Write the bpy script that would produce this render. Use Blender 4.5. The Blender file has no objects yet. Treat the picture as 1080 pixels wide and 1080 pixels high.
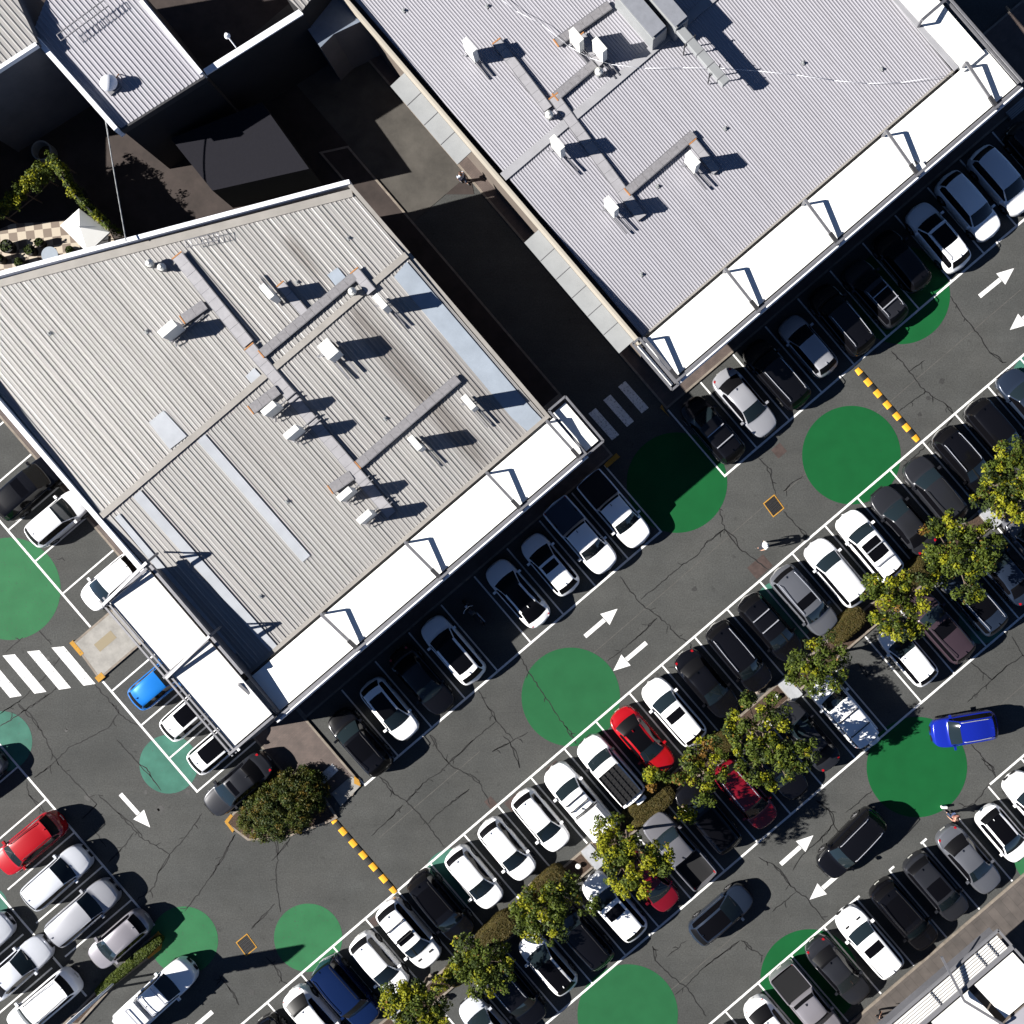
import bpy, bmesh, math, random
import numpy as np
from mathutils import Vector, Matrix
R = math.radians
random.seed(7); rng = np.random.default_rng(7)
sc = bpy.context.scene
COL = sc.collection
# ------------------------------------------------------------------ frame of the place
# 17.3 picture pixels to the metre on the ground; the drone hangs 66 m above (NX, NY)
S = 17.3; CH = 66.0; NX, NY = 650.0, 560.0
RA = (0.7596, -0.6504)      # along the parking rows
RB = (0.6504, 0.7596)       # along the bays
def W(px, py, z=0.0):
    k = 1 - z / CH
    px = NX + (px - NX) * k; py = NY + (py - NY) * k
    return Vector(((px - 540) / S, (540 - py) / S, z))
def ABp(a, b): return (540 + a * RA[0] + b * RB[0], 540 + a * RA[1] + b * RB[1])
def AB(a, b, z=0.0): return W(*ABp(a, b), z)              # picture frame at height z
def G(a, b, z=0.0):                                        # ground frame, lifted straight up
    p = AB(a, b, 0); p.z = z; return p
NA = (NX-540)*RA[0] + (NY-540)*RA[1]; NB = (NX-540)*RB[0] + (NY-540)*RB[1]
def ga(a, z): return NA + (a-NA)*(1-z/CH)
def gb(b, z): return NB + (b-NB)*(1-z/CH)
ANG_A = math.atan2(-RA[1], RA[0])      # world angle of the row direction
# ------------------------------------------------------------------ materials
MC = {}
def mat(name, col, rough=0.6, metal=0.0, noise=0.0, nscale=3.0, coat=0.0, spec=0.3, emit=None, bump=0.0, bscale=40, stretch=None, dark=None, streak=None):
    if name in MC: return MC[name]
    m = bpy.data.materials.new(name); m.use_nodes = True
    nt = m.node_tree; p = nt.nodes['Principled BSDF']
    p.inputs['Base Color'].default_value = (*col, 1)
    p.inputs['Roughness'].default_value = rough
    p.inputs['Metallic'].default_value = metal
    p.inputs['Coat Weight'].default_value = coat
    p.inputs['Coat Roughness'].default_value = 0.05
    p.inputs['Specular IOR Level'].default_value = spec
    tc = nt.nodes.new('ShaderNodeTexCoord')
    if noise > 0:
        src = tc.outputs['Object']
        mp = nt.nodes.new('ShaderNodeMapping'); nt.links.new(src, mp.inputs['Vector'])
        if stretch: mp.inputs['Scale'].default_value = stretch
        n1 = nt.nodes.new('ShaderNodeTexNoise'); n1.inputs['Scale'].default_value = nscale; n1.inputs['Detail'].default_value = 8; n1.inputs['Roughness'].default_value = 0.65
        nt.links.new(mp.outputs['Vector'], n1.inputs['Vector'])
        mr = nt.nodes.new('ShaderNodeMapRange'); mr.inputs['From Min'].default_value = 0.3; mr.inputs['From Max'].default_value = 0.7
        mr.inputs['To Min'].default_value = 1 - noise; mr.inputs['To Max'].default_value = 1 + noise
        nt.links.new(n1.outputs['Fac'], mr.inputs['Value'])
        mx = nt.nodes.new('ShaderNodeMix'); mx.data_type = 'RGBA'; mx.blend_type = 'MULTIPLY'; mx.inputs[0].default_value = 1
        mx.inputs[6].default_value = (*col, 1)
        nt.links.new(mr.outputs['Result'], mx.inputs[7])
        nt.links.new(mx.outputs[2], p.inputs['Base Color'])
    if bump > 0:
        n2 = nt.nodes.new('ShaderNodeTexNoise'); n2.inputs['Scale'].default_value = bscale; n2.inputs['Detail'].default_value = 4
        nt.links.new(tc.outputs['Object'], n2.inputs['Vector'])
        bp = nt.nodes.new('ShaderNodeBump'); bp.inputs['Strength'].default_value = bump; bp.inputs['Distance'].default_value = 0.02
        nt.links.new(n2.outputs['Fac'], bp.inputs['Height']); nt.links.new(bp.outputs['Normal'], p.inputs['Normal'])
    MC[name] = m; return m

def asphalt_mat():
    m = bpy.data.materials.new('asphalt'); m.use_nodes = True; nt = m.node_tree; p = nt.nodes['Principled BSDF']
    p.inputs['Roughness'].default_value = 0.9; p.inputs['Specular IOR Level'].default_value = 0.15
    tc = nt.nodes.new('ShaderNodeTexCoord')
    def noise(s, d=6, r=0.6, rot=None):
        n = nt.nodes.new('ShaderNodeTexNoise'); n.inputs['Scale'].default_value = s; n.inputs['Detail'].default_value = d; n.inputs['Roughness'].default_value = r
        mp = nt.nodes.new('ShaderNodeMapping'); nt.links.new(tc.outputs['Object'], mp.inputs['Vector'])
        if rot: mp.inputs['Rotation'].default_value = (0, 0, rot[0]); mp.inputs['Scale'].default_value = rot[1]
        nt.links.new(mp.outputs['Vector'], n.inputs['Vector'])
        return n
    def rangef(n, a, b, lo, hi):
        r = nt.nodes.new('ShaderNodeMapRange'); r.inputs['From Min'].default_value = a; r.inputs['From Max'].default_value = b
        r.inputs['To Min'].default_value = lo; r.inputs['To Max'].default_value = hi; nt.links.new(n.outputs['Fac'], r.inputs['Value']); return r
    def mul(x, y):
        q = nt.nodes.new('ShaderNodeMath'); q.operation = 'MULTIPLY'; nt.links.new(x.outputs[0], q.inputs[0]); nt.links.new(y.outputs[0], q.inputs[1]); return q
    big = rangef(noise(0.12, 5), .3, .7, .84, 1.14)
    mid = rangef(noise(0.7, 7, .7), .3, .7, .9, 1.1)
    streak = rangef(noise(0.5, 4, .6, (-ANG_A, (.12, 1.6, 1))), .3, .7, .92, 1.08)
    fine = rangef(noise(11, 4, .85), .3, .7, .66, 1.34)
    spots = rangef(noise(1.6, 4, .6), .64, .76, 1.0, .62)
    f = mul(mul(mul(big, mid), mul(fine, streak)), spots)
    cm = nt.nodes.new('ShaderNodeMix'); cm.data_type = 'RGBA'
    cm.inputs[6].default_value = (.056, .059, .0585, 1); cm.inputs[7].default_value = (.064, .064, .060, 1)
    nt.links.new(noise(.25, 3).outputs['Fac'], cm.inputs[0])
    mx = nt.nodes.new('ShaderNodeMix'); mx.data_type = 'RGBA'; mx.blend_type = 'MULTIPLY'; mx.inputs[0].default_value = 1
    nt.links.new(cm.outputs[2], mx.inputs[6]); nt.links.new(f.outputs[0], mx.inputs[7])
    nt.links.new(mx.outputs[2], p.inputs['Base Color'])
    b = nt.nodes.new('ShaderNodeBump'); b.inputs['Strength'].default_value = .35; b.inputs['Distance'].default_value = .02
    nt.links.new(noise(25, 4).outputs['Fac'], b.inputs['Height']); nt.links.new(b.outputs['Normal'], p.inputs['Normal'])
    return m
def worn_mat(name, col, col2, thr=0.62, sc_=5, rough=.75, lowfreq=.1):
    """paint that is scuffed through to a second colour in patches"""
    m = bpy.data.materials.new(name); m.use_nodes = True; nt = m.node_tree; p = nt.nodes['Principled BSDF']
    p.inputs['Roughness'].default_value = rough; p.inputs['Specular IOR Level'].default_value = .1
    tc = nt.nodes.new('ShaderNodeTexCoord')
    n = nt.nodes.new('ShaderNodeTexNoise'); n.inputs['Scale'].default_value = sc_; n.inputs['Detail'].default_value = 9; n.inputs['Roughness'].default_value = .72
    nt.links.new(tc.outputs['Object'], n.inputs['Vector'])
    r = nt.nodes.new('ShaderNodeMapRange'); r.inputs['From Min'].default_value = thr; r.inputs['From Max'].default_value = thr + .08
    nt.links.new(n.outputs['Fac'], r.inputs['Value'])
    n2 = nt.nodes.new('ShaderNodeTexNoise'); n2.inputs['Scale'].default_value = .9; n2.inputs['Detail'].default_value = 8
    nt.links.new(tc.outputs['Object'], n2.inputs['Vector'])
    r2 = nt.nodes.new('ShaderNodeMapRange'); r2.inputs['From Min'].default_value = .3; r2.inputs['From Max'].default_value = .7
    r2.inputs['To Min'].default_value = 1-lowfreq; r2.inputs['To Max'].default_value = 1+lowfreq; nt.links.new(n2.outputs['Fac'], r2.inputs['Value'])
    mm = nt.nodes.new('ShaderNodeMix'); mm.data_type = 'RGBA'; mm.blend_type = 'MULTIPLY'; mm.inputs[0].default_value = 1; mm.inputs[6].default_value = (*col, 1)
    nt.links.new(r2.outputs[0], mm.inputs[7])
    mx = nt.nodes.new('ShaderNodeMix'); mx.data_type = 'RGBA'; nt.links.new(mm.outputs[2], mx.inputs[6]); mx.inputs[7].default_value = (*col2, 1)
    nt.links.new(r.outputs['Result'], mx.inputs[0]); nt.links.new(mx.outputs[2], p.inputs['Base Color'])
    MC[name] = m; return m
def paver_mat(name, c1, c2, scale, mortar=(.05, .045, .04), bw=.5, rh=.25, rot=0):
    m = bpy.data.materials.new(name); m.use_nodes = True; nt = m.node_tree; p = nt.nodes['Principled BSDF']; p.inputs['Roughness'].default_value = .8
    tc = nt.nodes.new('ShaderNodeTexCoord'); mp = nt.nodes.new('ShaderNodeMapping'); mp.inputs['Rotation'].default_value = (0, 0, rot)
    nt.links.new(tc.outputs['Object'], mp.inputs['Vector'])
    b = nt.nodes.new('ShaderNodeTexBrick'); b.inputs['Scale'].default_value = scale; b.inputs['Color1'].default_value = (*c1, 1); b.inputs['Color2'].default_value = (*c2, 1)
    b.inputs['Mortar'].default_value = (*mortar, 1); b.inputs['Mortar Size'].default_value = .012; b.inputs['Brick Width'].default_value = bw; b.inputs['Row Height'].default_value = rh
    nt.links.new(mp.outputs['Vector'], b.inputs['Vector'])
    n = nt.nodes.new('ShaderNodeTexNoise'); n.inputs['Scale'].default_value = 1.5; n.inputs['Detail'].default_value = 8; nt.links.new(tc.outputs['Object'], n.inputs['Vector'])
    r = nt.nodes.new('ShaderNodeMapRange'); r.inputs['From Min'].default_value = .3; r.inputs['From Max'].default_value = .7; r.inputs['To Min'].default_value = .75; r.inputs['To Max'].default_value = 1.2
    nt.links.new(n.outputs['Fac'], r.inputs['Value'])
    mx = nt.nodes.new('ShaderNodeMix'); mx.data_type = 'RGBA'; mx.blend_type = 'MULTIPLY'; mx.inputs[0].default_value = 1
    nt.links.new(b.outputs['Color'], mx.inputs[6]); nt.links.new(r.outputs[0], mx.inputs[7]); nt.links.new(mx.outputs[2], p.inputs['Base Color'])
    MC[name] = m; return m
def roof_mat(name, base, dirt, amt, streaks=()):
    """weathered roof sheet: grime drawn out along the ribs, plus rust-brown run-off bands at fixed places"""
    m = bpy.data.materials.new(name); m.use_nodes = True; nt = m.node_tree; p = nt.nodes['Principled BSDF']
    p.inputs['Roughness'].default_value = .5; p.inputs['Metallic'].default_value = .15
    tc = nt.nodes.new('ShaderNodeTexCoord'); mp = nt.nodes.new('ShaderNodeMapping'); mp.vector_type = 'POINT'
    mp.inputs['Rotation'].default_value = (0, 0, -ANG_A); nt.links.new(tc.outputs['Object'], mp.inputs['Vector'])
    mp2 = nt.nodes.new('ShaderNodeMapping'); mp2.inputs['Scale'].default_value = (2.2, .18, 1); nt.links.new(mp.outputs['Vector'], mp2.inputs['Vector'])
    n = nt.nodes.new('ShaderNodeTexNoise'); n.inputs['Scale'].default_value = 1.0; n.inputs['Detail'].default_value = 8; n.inputs['Roughness'].default_value = .7
    nt.links.new(mp2.outputs['Vector'], n.inputs['Vector'])
    r = nt.nodes.new('ShaderNodeMapRange'); r.inputs['From Min'].default_value = .4; r.inputs['From Max'].default_value = .75; r.inputs['To Max'].default_value = amt
    nt.links.new(n.outputs['Fac'], r.inputs['Value'])
    fac = r.outputs[0]
    sep = nt.nodes.new('ShaderNodeSeparateXYZ'); nt.links.new(mp.outputs['Vector'], sep.inputs[0])
    def M(op, a, b):
        q = nt.nodes.new('ShaderNodeMath'); q.operation = op
        for i, v in ((0, a), (1, b)):
            if isinstance(v, (int, float)): q.inputs[i].default_value = v
            else: nt.links.new(v, q.inputs[i])
        return q.outputs[0]
    nn = nt.nodes.new('ShaderNodeTexNoise'); nn.inputs['Scale'].default_value = 5; nn.inputs['Detail'].default_value = 4; mp3 = nt.nodes.new('ShaderNodeMapping'); mp3.inputs['Scale'].default_value = (1, .06, 1)
    nt.links.new(mp.outputs['Vector'], mp3.inputs['Vector']); nt.links.new(mp3.outputs['Vector'], nn.inputs['Vector'])
    for (ac, aw, b0, b1, st) in streaks:         # metres in the row frame (x along rows, y up the bays)
        dx = M('ABSOLUTE', M('SUBTRACT', sep.outputs[0], ac), 0)
        fx = M('SUBTRACT', 1.0, M('DIVIDE', dx, aw)); fx = M('MAXIMUM', fx, 0)
        y = M('MULTIPLY', sep.outputs[1], -1.0)
        fy = M('MULTIPLY', M('MINIMUM', M('MAXIMUM', M('MULTIPLY', M('SUBTRACT', y, b0), .8), 0), 1), M('MINIMUM', M('MAXIMUM', M('MULTIPLY', M('SUBTRACT', b1, y), .4), 0), 1))
        s = M('MULTIPLY', M('MULTIPLY', fx, fy), M('MULTIPLY', nn.outputs['Fac'], st * 2))
        fac = M('MINIMUM', M('ADD', fac, s), .9)
    mx = nt.nodes.new('ShaderNodeMix'); mx.data_type = 'RGBA'; mx.inputs[6].default_value = (*base, 1); mx.inputs[7].default_value = (*dirt, 1)
    nt.links.new(fac, mx.inputs[0]); nt.links.new(mx.outputs[2], p.inputs['Base Color'])
    MC[name] = m; return m

ASPH = asphalt_mat()
M_WHITE = worn_mat('line_paint', (.58, .58, .57), (.10, .10, .095), .575, 11)
M_CROSS = worn_mat('crossing_paint', (.60, .60, .59), (.13, .13, .125), .54, 9)
M_GREEN = worn_mat('green_paint', (.015, .096, .036), (.03, .06, .04), .61, 7, lowfreq=.07)
M_GREEN2 = worn_mat('faded_green_paint', (.026, .128, .052), (.045, .07, .05), .58, 7, lowfreq=.09)
M_GREEN3 = worn_mat('deep_green_paint', (.005, .080, .022), (.02, .05, .03), .63, 7, lowfreq=.07)
M_TEAL = worn_mat('teal_paint', (.045, .14, .105), (.06, .08, .07), .60, 5, lowfreq=.2)
M_YELK = worn_mat('kerb_yellow', (.42, .22, .035), (.16, .12, .07), .55, 7)
M_YEL = worn_mat('yellow_paint', (.56, .265, .022), (.2, .12, .04), .68, 8)
M_CRACK = mat('crack_sealant', (.010, .010, .010), .8)
M_CONC = mat('concrete', (.27, .26, .24), .85, noise=.22, nscale=1.6, bump=.2)
M_KERB = mat('kerb_concrete', (.20, .17, .14), .85, noise=.3, nscale=2.5)
M_PAVE = paver_mat('brown_pavers', (.095, .068, .058), (.078, .056, .048), 2.2, rot=-ANG_A)
M_PAVE2 = paver_mat('plank_pavers', (.085, .072, .064), (.07, .06, .054), .9, mortar=(.05,.042,.037), bw=1.6, rh=.5, rot=-ANG_A+math.pi/2)
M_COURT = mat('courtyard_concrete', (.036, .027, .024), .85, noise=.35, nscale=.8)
M_MULCH = mat('mulch', (.055, .035, .024), .95, noise=.6, nscale=9, bump=.8, bscale=14)
M_ROOF1 = roof_mat('cream_roof_sheet', (.300, .292, .284), (.15, .137, .127), .34, ((7.9, 1.15, -3.0, 10.2, 1.0), (7.7, .5, -8.2, -3.6, .9), (10.3, .8, 1, 10.5, .4), (-1, 1.6, -8, 3, .2)))
M_ROOF2 = roof_mat('grey_roof_sheet', (.355, .35, .382), (.22, .21, .22), .3)
M_CAP = mat('ridge_capping', (.27, .255, .235), .5, noise=.12, nscale=1)
M_CAP2 = mat('grey_ridge_capping', (.30, .30, .315), .5, noise=.1, nscale=1)
M_PANEL = mat('white_canopy', (.70, .70, .675), .5, noise=.03, nscale=.6)
M_PANEL2 = mat('offwhite_canopy', (.56, .55, .53), .5, noise=.03, nscale=.6)
M_STEEL = mat('galvanised_steel', (.22, .22, .235), .45, metal=.5, noise=.15, nscale=3)
M_GREYP = mat('grey_paint_steel', (.16, .16, .17), .5)
M_DARKST = mat('dark_steel', (.035, .035, .038), .5)
M_WALL = mat('brown_render', (.12, .10, .085), .8, noise=.12, nscale=.7)
M_WALLG = mat('grey_render', (.10, .10, .11), .8, noise=.15, nscale=.7)
M_DWALL = mat('charcoal_render', (.018, .018, .02), .8, noise=.15, nscale=.7)
M_FASC = mat('white_fascia', (.62, .63, .66), .45, noise=.04)
M_GLASSB = mat('shop_glass', (.02, .025, .03), .08)
M_SKYL = mat('translucent_roof_sheet', (.37, .39, .42), .35, noise=.1, nscale=.9)
M_SKYB = mat('blue_grey_flashing', (.28, .32, .37), .4, noise=.12, nscale=.7)
M_SILL = mat('zinc_awning', (.24, .25, .255), .5, noise=.1, nscale=.8)
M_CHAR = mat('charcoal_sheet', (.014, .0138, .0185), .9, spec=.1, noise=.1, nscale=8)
M_ACW = mat('ac_casing', (.56, .56, .53), .5, noise=.06, nscale=4)
M_BLK = mat('black_rubber', (.012, .012, .012), .7)
M_GRATE = mat('black_grate', (.01, .009, .008), .7)
M_TIMBER = mat('orange_timber', (.38, .17, .06), .8, noise=.2)
# ------------------------------------------------------------------ mesh helpers
def mesh_obj(name, verts, faces, m, parent=None, mi=None, smooth=False):
    me = bpy.data.meshes.new(name); me.from_pydata([tuple(v) for v in verts], [], faces)
    ms = m if isinstance(m, (list, tuple)) else [m]
    for x in ms: me.materials.append(x)
    if mi is not None: me.polygons.foreach_set('material_index', mi)
    if smooth: me.polygons.foreach_set('use_smooth', [True]*len(me.polygons))
    me.update()
    o = bpy.data.objects.new(name, me); COL.objects.link(o)
    if parent: o.parent = parent
    return o
class MB:
    def __init__(s): s.v = []; s.f = []; s.mi = []
    def add(s, vs, fs, mi=0):
        n = len(s.v); s.v += [Vector(v) for v in vs]; s.f += [tuple(i+n for i in f) for f in fs]; s.mi += [mi]*len(fs); return s
    def poly(s, pts, z, mi=0): 
        return s.add([(p[0], p[1], z) for p in pts], [tuple(range(len(pts)))[::-1] if area(pts) < 0 else tuple(range(len(pts)))], mi)
    def prism(s, pts, z0, z1, mi=0, top=True, bottom=False):
        if area(pts) < 0: pts = pts[::-1]
        n = len(pts); z0s = z0 if hasattr(z0, '__len__') else [z0]*n; z1s = z1 if hasattr(z1, '__len__') else [z1]*n
        vs = [(p[0], p[1], z) for p, z in zip(pts, z0s)] + [(p[0], p[1], z) for p, z in zip(pts, z1s)]
        fs = [(i, (i+1) % n, n+(i+1) % n, n+i) for i in range(n)]
        if top: fs.append(tuple(range(n, 2*n)))
        if bottom: fs.append(tuple(range(n))[::-1])
        return s.add(vs, fs, mi)
    def box(s, c, size, rz=0, mi=0, M=None):
        x, y, z = [q/2 for q in size]; vs = [Vector((sx*x, sy*y, sz*z)) for sz in (-1, 1) for sy in (-1, 1) for sx in (-1, 1)]
        r = M if M is not None else Matrix.Rotation(rz, 3, 'Z')
        vs = [r @ v + Vector(c) for v in vs]
        return s.add(vs, [(0, 2, 3, 1), (4, 5, 7, 6), (0, 1, 5, 4), (2, 6, 7, 3), (0, 4, 6, 2), (1, 3, 7, 5)], mi)
    def beam(s, p, q, w, h, mi=0):
        p = Vector(p); q = Vector(q); d = q-p; L = d.length; d.normalize()
        up = Vector((0, 0, 1)) if abs(d.z) < .95 else Vector((0, 1, 0))
        y = up.cross(d).normalized(); z = d.cross(y)
        Mx = Matrix((d, y, z)).transposed()
        return s.box((p+q)/2, (L, w, h), mi=mi, M=Mx)
    def tube(s, p, q, r0, r1=None, n=8, mi=0, cap=True):
        p = Vector(p); q = Vector(q); r1 = r0 if r1 is None else r1; d = (q-p).normalized()
        u = d.orthogonal().normalized(); w = d.cross(u)
        vs = []
        for (c, r) in ((p, r0), (q, r1)):
            for i in range(n): t = 2*math.pi*i/n; vs.append(c+u*math.cos(t)*r+w*math.sin(t)*r)
        fs = [(i, (i+1) % n, n+(i+1) % n, n+i) for i in range(n)]
        if cap: fs += [tuple(range(n))[::-1], tuple(range(n, 2*n))]
        return s.add(vs, fs, mi)
    def path(s, pts, r, n=6, mi=0):
        for a, b in zip(pts[:-1], pts[1:]): s.tube(a, b, r, r, n, mi)
        return s
    def disc(s, c, r, n=64, z=None, mi=0):
        return s.add([(c[0]+r*math.cos(2*math.pi*i/n), c[1]+r*math.sin(2*math.pi*i/n), c[2] if z is None else z) for i in range(n)], [tuple(range(n))], mi)
    def sphere(s, c, r, nu=12, nv=8, mi=0):
        r = r if hasattr(r, '__len__') else (r, r, r); vs = []; fs = []
        for j in range(nv+1):
            ph = math.pi*j/nv
            for i in range(nu):
                t = 2*math.pi*i/nu; vs.append((c[0]+r[0]*math.sin(ph)*math.cos(t), c[1]+r[1]*math.sin(ph)*math.sin(t), c[2]+r[2]*math.cos(ph)))
        for j in range(nv):
            for i in range(nu): fs.append((j*nu+i, (j+1)*nu+i, (j+1)*nu+(i+1) % nu, j*nu+(i+1) % nu))
        return s.add(vs, fs, mi)
    def build(s, name, m, parent=None, smooth=False, bevel=0):
        o = mesh_obj(name, s.v, s.f, m, parent, s.mi, smooth)
        if bevel:
            b = o.modifiers.new('bevel', 'BEVEL'); b.width = bevel; b.segments = 2; b.limit_method = 'ANGLE'
        return o
def area(pts):
    return sum(pts[i][0]*pts[(i+1) % len(pts)][1]-pts[(i+1) % len(pts)][0]*pts[i][1] for i in range(len(pts)))
def tag(o, label=None, cat=None, group=None, kind=None):
    if label: o['label'] = label
    if cat: o['category'] = cat
    if group: o['group'] = group
    if kind: o['kind'] = kind
    return o
def empty(name, loc, rz=0, label=None, cat=None, group=None):
    o = bpy.data.objects.new(name, None); o.empty_display_size = .3; COL.objects.link(o); o.location = loc; o.rotation_euler = (0, 0, rz)
    return tag(o, label, cat, group)
def kids(o): return list(o.children)
def copy_tree(o, parent=None):
    ch = kids(o); c = o.copy(); COL.objects.link(c); c.parent = parent
    for k in ch: copy_tree(k, c)
    return c
def quadAB(a0, a1, b0, b1, z=0): return [G(a0, b0, z), G(a1, b0, z), G(a1, b1, z), G(a0, b1, z)]
def quadAZ(a0, a1, b0, b1, z):   # as seen in the picture at height z
    return [AB(a0, b0, z), AB(a1, b0, z), AB(a1, b1, z), AB(a0, b1, z)]
# ================================================================== GROUND AND PAINT
ground = mesh_obj('ground', [(-300, -300, 0), (300, -300, 0), (300, 300, 0), (-300, 300, 0)], [(0, 1, 2, 3)], ASPH)
tag(ground, 'grey asphalt of the car park with dark crack lines', 'car park', kind='structure')
def line_px(mb, p, q, w, z):
    p = W(*p); q = W(*q); d = (q-p).normalized(); n = Vector((-d.y, d.x, 0))*w/2
    mb.poly([p-n, q-n, q+n, p+n], z)
def line_ab(mb, a0, b0, a1, b1, w=.11, z=.008): line_px(mb, ABp(a0, b0), ABp(a1, b1), w, z)
# green and teal circles (centre px, radius px)
for (x, y, r, m) in [(602, 735, 52, M_GREEN), (898, 480, 52, M_GREEN3), (967, 809, 53, M_GREEN3), (714, 509, 53, M_GREEN3), (662, 1070, 53, M_GREEN),
                     (325, 989, 36, M_GREEN2), (194, 992, 36, M_GREEN2), (10, 621, 54, M_GREEN2), (2, 782, 32, M_TEAL), (178, 806, 31, M_TEAL),
                     (827, 645, 34, M_TEAL), (478, 926, 31, M_TEAL), (1098, 402, 32, M_TEAL), (854, 1032, 52, M_GREEN3), (1103, 902, 34, M_GREEN2),
                     (-12, 955, 20, M_TEAL), (950, 311, 52, M_GREEN3), (1035, 655, 24, M_TEAL)]:
    mb = MB(); c = W(x, y); mb.disc(c, r/S, 72, z=.004); mb.build('painted_circle', m, ground)
# bay markings, one object a row
def row(name, b_line, a0, a1, ticks, bdir, ends=None, gaps=()):
    mb = MB()
    cur = a0
    for g0, g1 in sorted(gaps)+[(a1, a1)]:
        line_ab(mb, cur, b_line, g0, b_line, .13); cur = g1
    for t, L in ticks: line_ab(mb, t, b_line+.6*bdir, t, b_line+bdir*L, .10, .0078)
    mb.build(name, M_WHITE, ground)
r1l = [106, 61, 16, -29, -74.5, -120.5, -165.5, -212, -258.5]
row('bay_lines', 117.8, -306, 106.8, [(t, 92) for t in r1l] + [(-305.4, 10)], -1)
row('bay_lines', 117, 194.2, 720, [(195+45.05*k, 92) for k in range(0, 12)], -1)
r2 = [-532.6, -486, -441.6, -396.5, -351.5, -306.5, -259.7, -212.9, -167, -120.5, -76.5, -30.2, 15, 60.5] + [60.5+45.2*k for k in range(1, 12)]
row('bay_lines', 225, -640, 600, [(t, 92) for t in r2], 1)
r3 = [16, 61, 106, 150.6, 197.5, 243.4, 287.6, 333, 378, 423, -30, -76, -122, -167, -213, -259, -306, -352, -398]
row('bay_lines', 433.5, -460, 500, [(t, 92) for t in r3], -1)
r4 = [-126+45.6*k for k in range(-4, 10)]
row('bay_lines', 546, -330, 420, [(t, 93) for t in r4], 1, gaps=[(15, 56), (63, 100), (108, 196)])
mb = MB()   # west rows: the long line runs along the bays' direction
line_ab(mb, -416.5, -640, -416.5, -197, .13)
for b in (-511, -466, -421, -376, -331, -287.5, -242.8): line_ab(mb, -416, b, -338, b, .10, .0078)
line_ab(mb, -444, -148, -444, 9, .13)
for b in (-131, -83.4, -37.8, 8): line_ab(mb, -443.4, b, -352, b, .10, .0078)
mb.build('bay_lines', M_WHITE, ground)
mb = MB()
line_ab(mb, -570, -300, -570, 86, .13)
for b in (-181, -134.8, -89.7, -43.4, 3, 49.7): line_ab(mb, -570.6, b, -663, b, .10, .0078); line_ab(mb, -681, b, -766, b, .10, .0078)
line_ab(mb, -673, -300, -673, 96, .13, .0084)
mb.build('bay_lines', M_WHITE, ground)
# arrows
def arrow(tail, tip):
    t = Vector(tail); p = Vector(tip); d = (p-t); L = d.length; d.normalize(); n = Vector((-d.y, d.x)); mb = MB()
    base = t+d*(L*.60)
    q = [t-n*2.3, base-n*2.3, base+n*2.3, t+n*2.3]; mb.poly([W(*v) for v in q], .008)
    h = [base-n*7.6+d*.6, p, base+n*7.6+d*.6]; mb.poly([W(*v) for v in h], .0082)
    mb.build('painted_arrow', M_WHITE, ground)
for a in [((616.9, 671.3), (651.3, 642)), ((681.7, 677.8), (646.7, 707.6)), ((823.3, 911.5), (857.8, 880.9)), ((888, 919), (853.9, 948.8)),
          ((1033, 312.6), (1069.6, 282.8)), ((1100, 319), (1065, 348)), ((127, 837.4), (158.5, 872.6)), ((224, 1067), (189, 1097))]: arrow(*a)
# pedestrian crossings
def stripe(pts): mb = MB(); mb.poly([W(*p) for p in pts], .008); mb.build('crossing_stripe', M_CROSS, ground)
for k in range(4):
    dx = -25.9*k; dy = 4.2*k; stripe([(54.4+dx, 683+dy), (67.4+dx, 681.6+dy), (100.8+dx, 721.2+dy), (88.2+dx, 723.2+dy)])
for k in range(3):
    dx = 15.6*k; dy = -14.2*k; stripe([(620.7+dx, 436.3+dy), (628.2+dx, 430.3+dy), (653+dx, 458.5+dy), (645.6+dx, 464.4+dy)])
for k in range(3):
    dx = -12.5*k; dy = 11*k; stripe([(1071+dx+6, 28+dy*1.5), (1080+dx+6, 22+dy*1.5), (1104+dx+6, 52+dy*1.5), (1094+dx+6, 60+dy*1.5)])
stripe([(346, 806), (360, 803.5), (357, 811), (341, 824)]) if False else None
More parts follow.
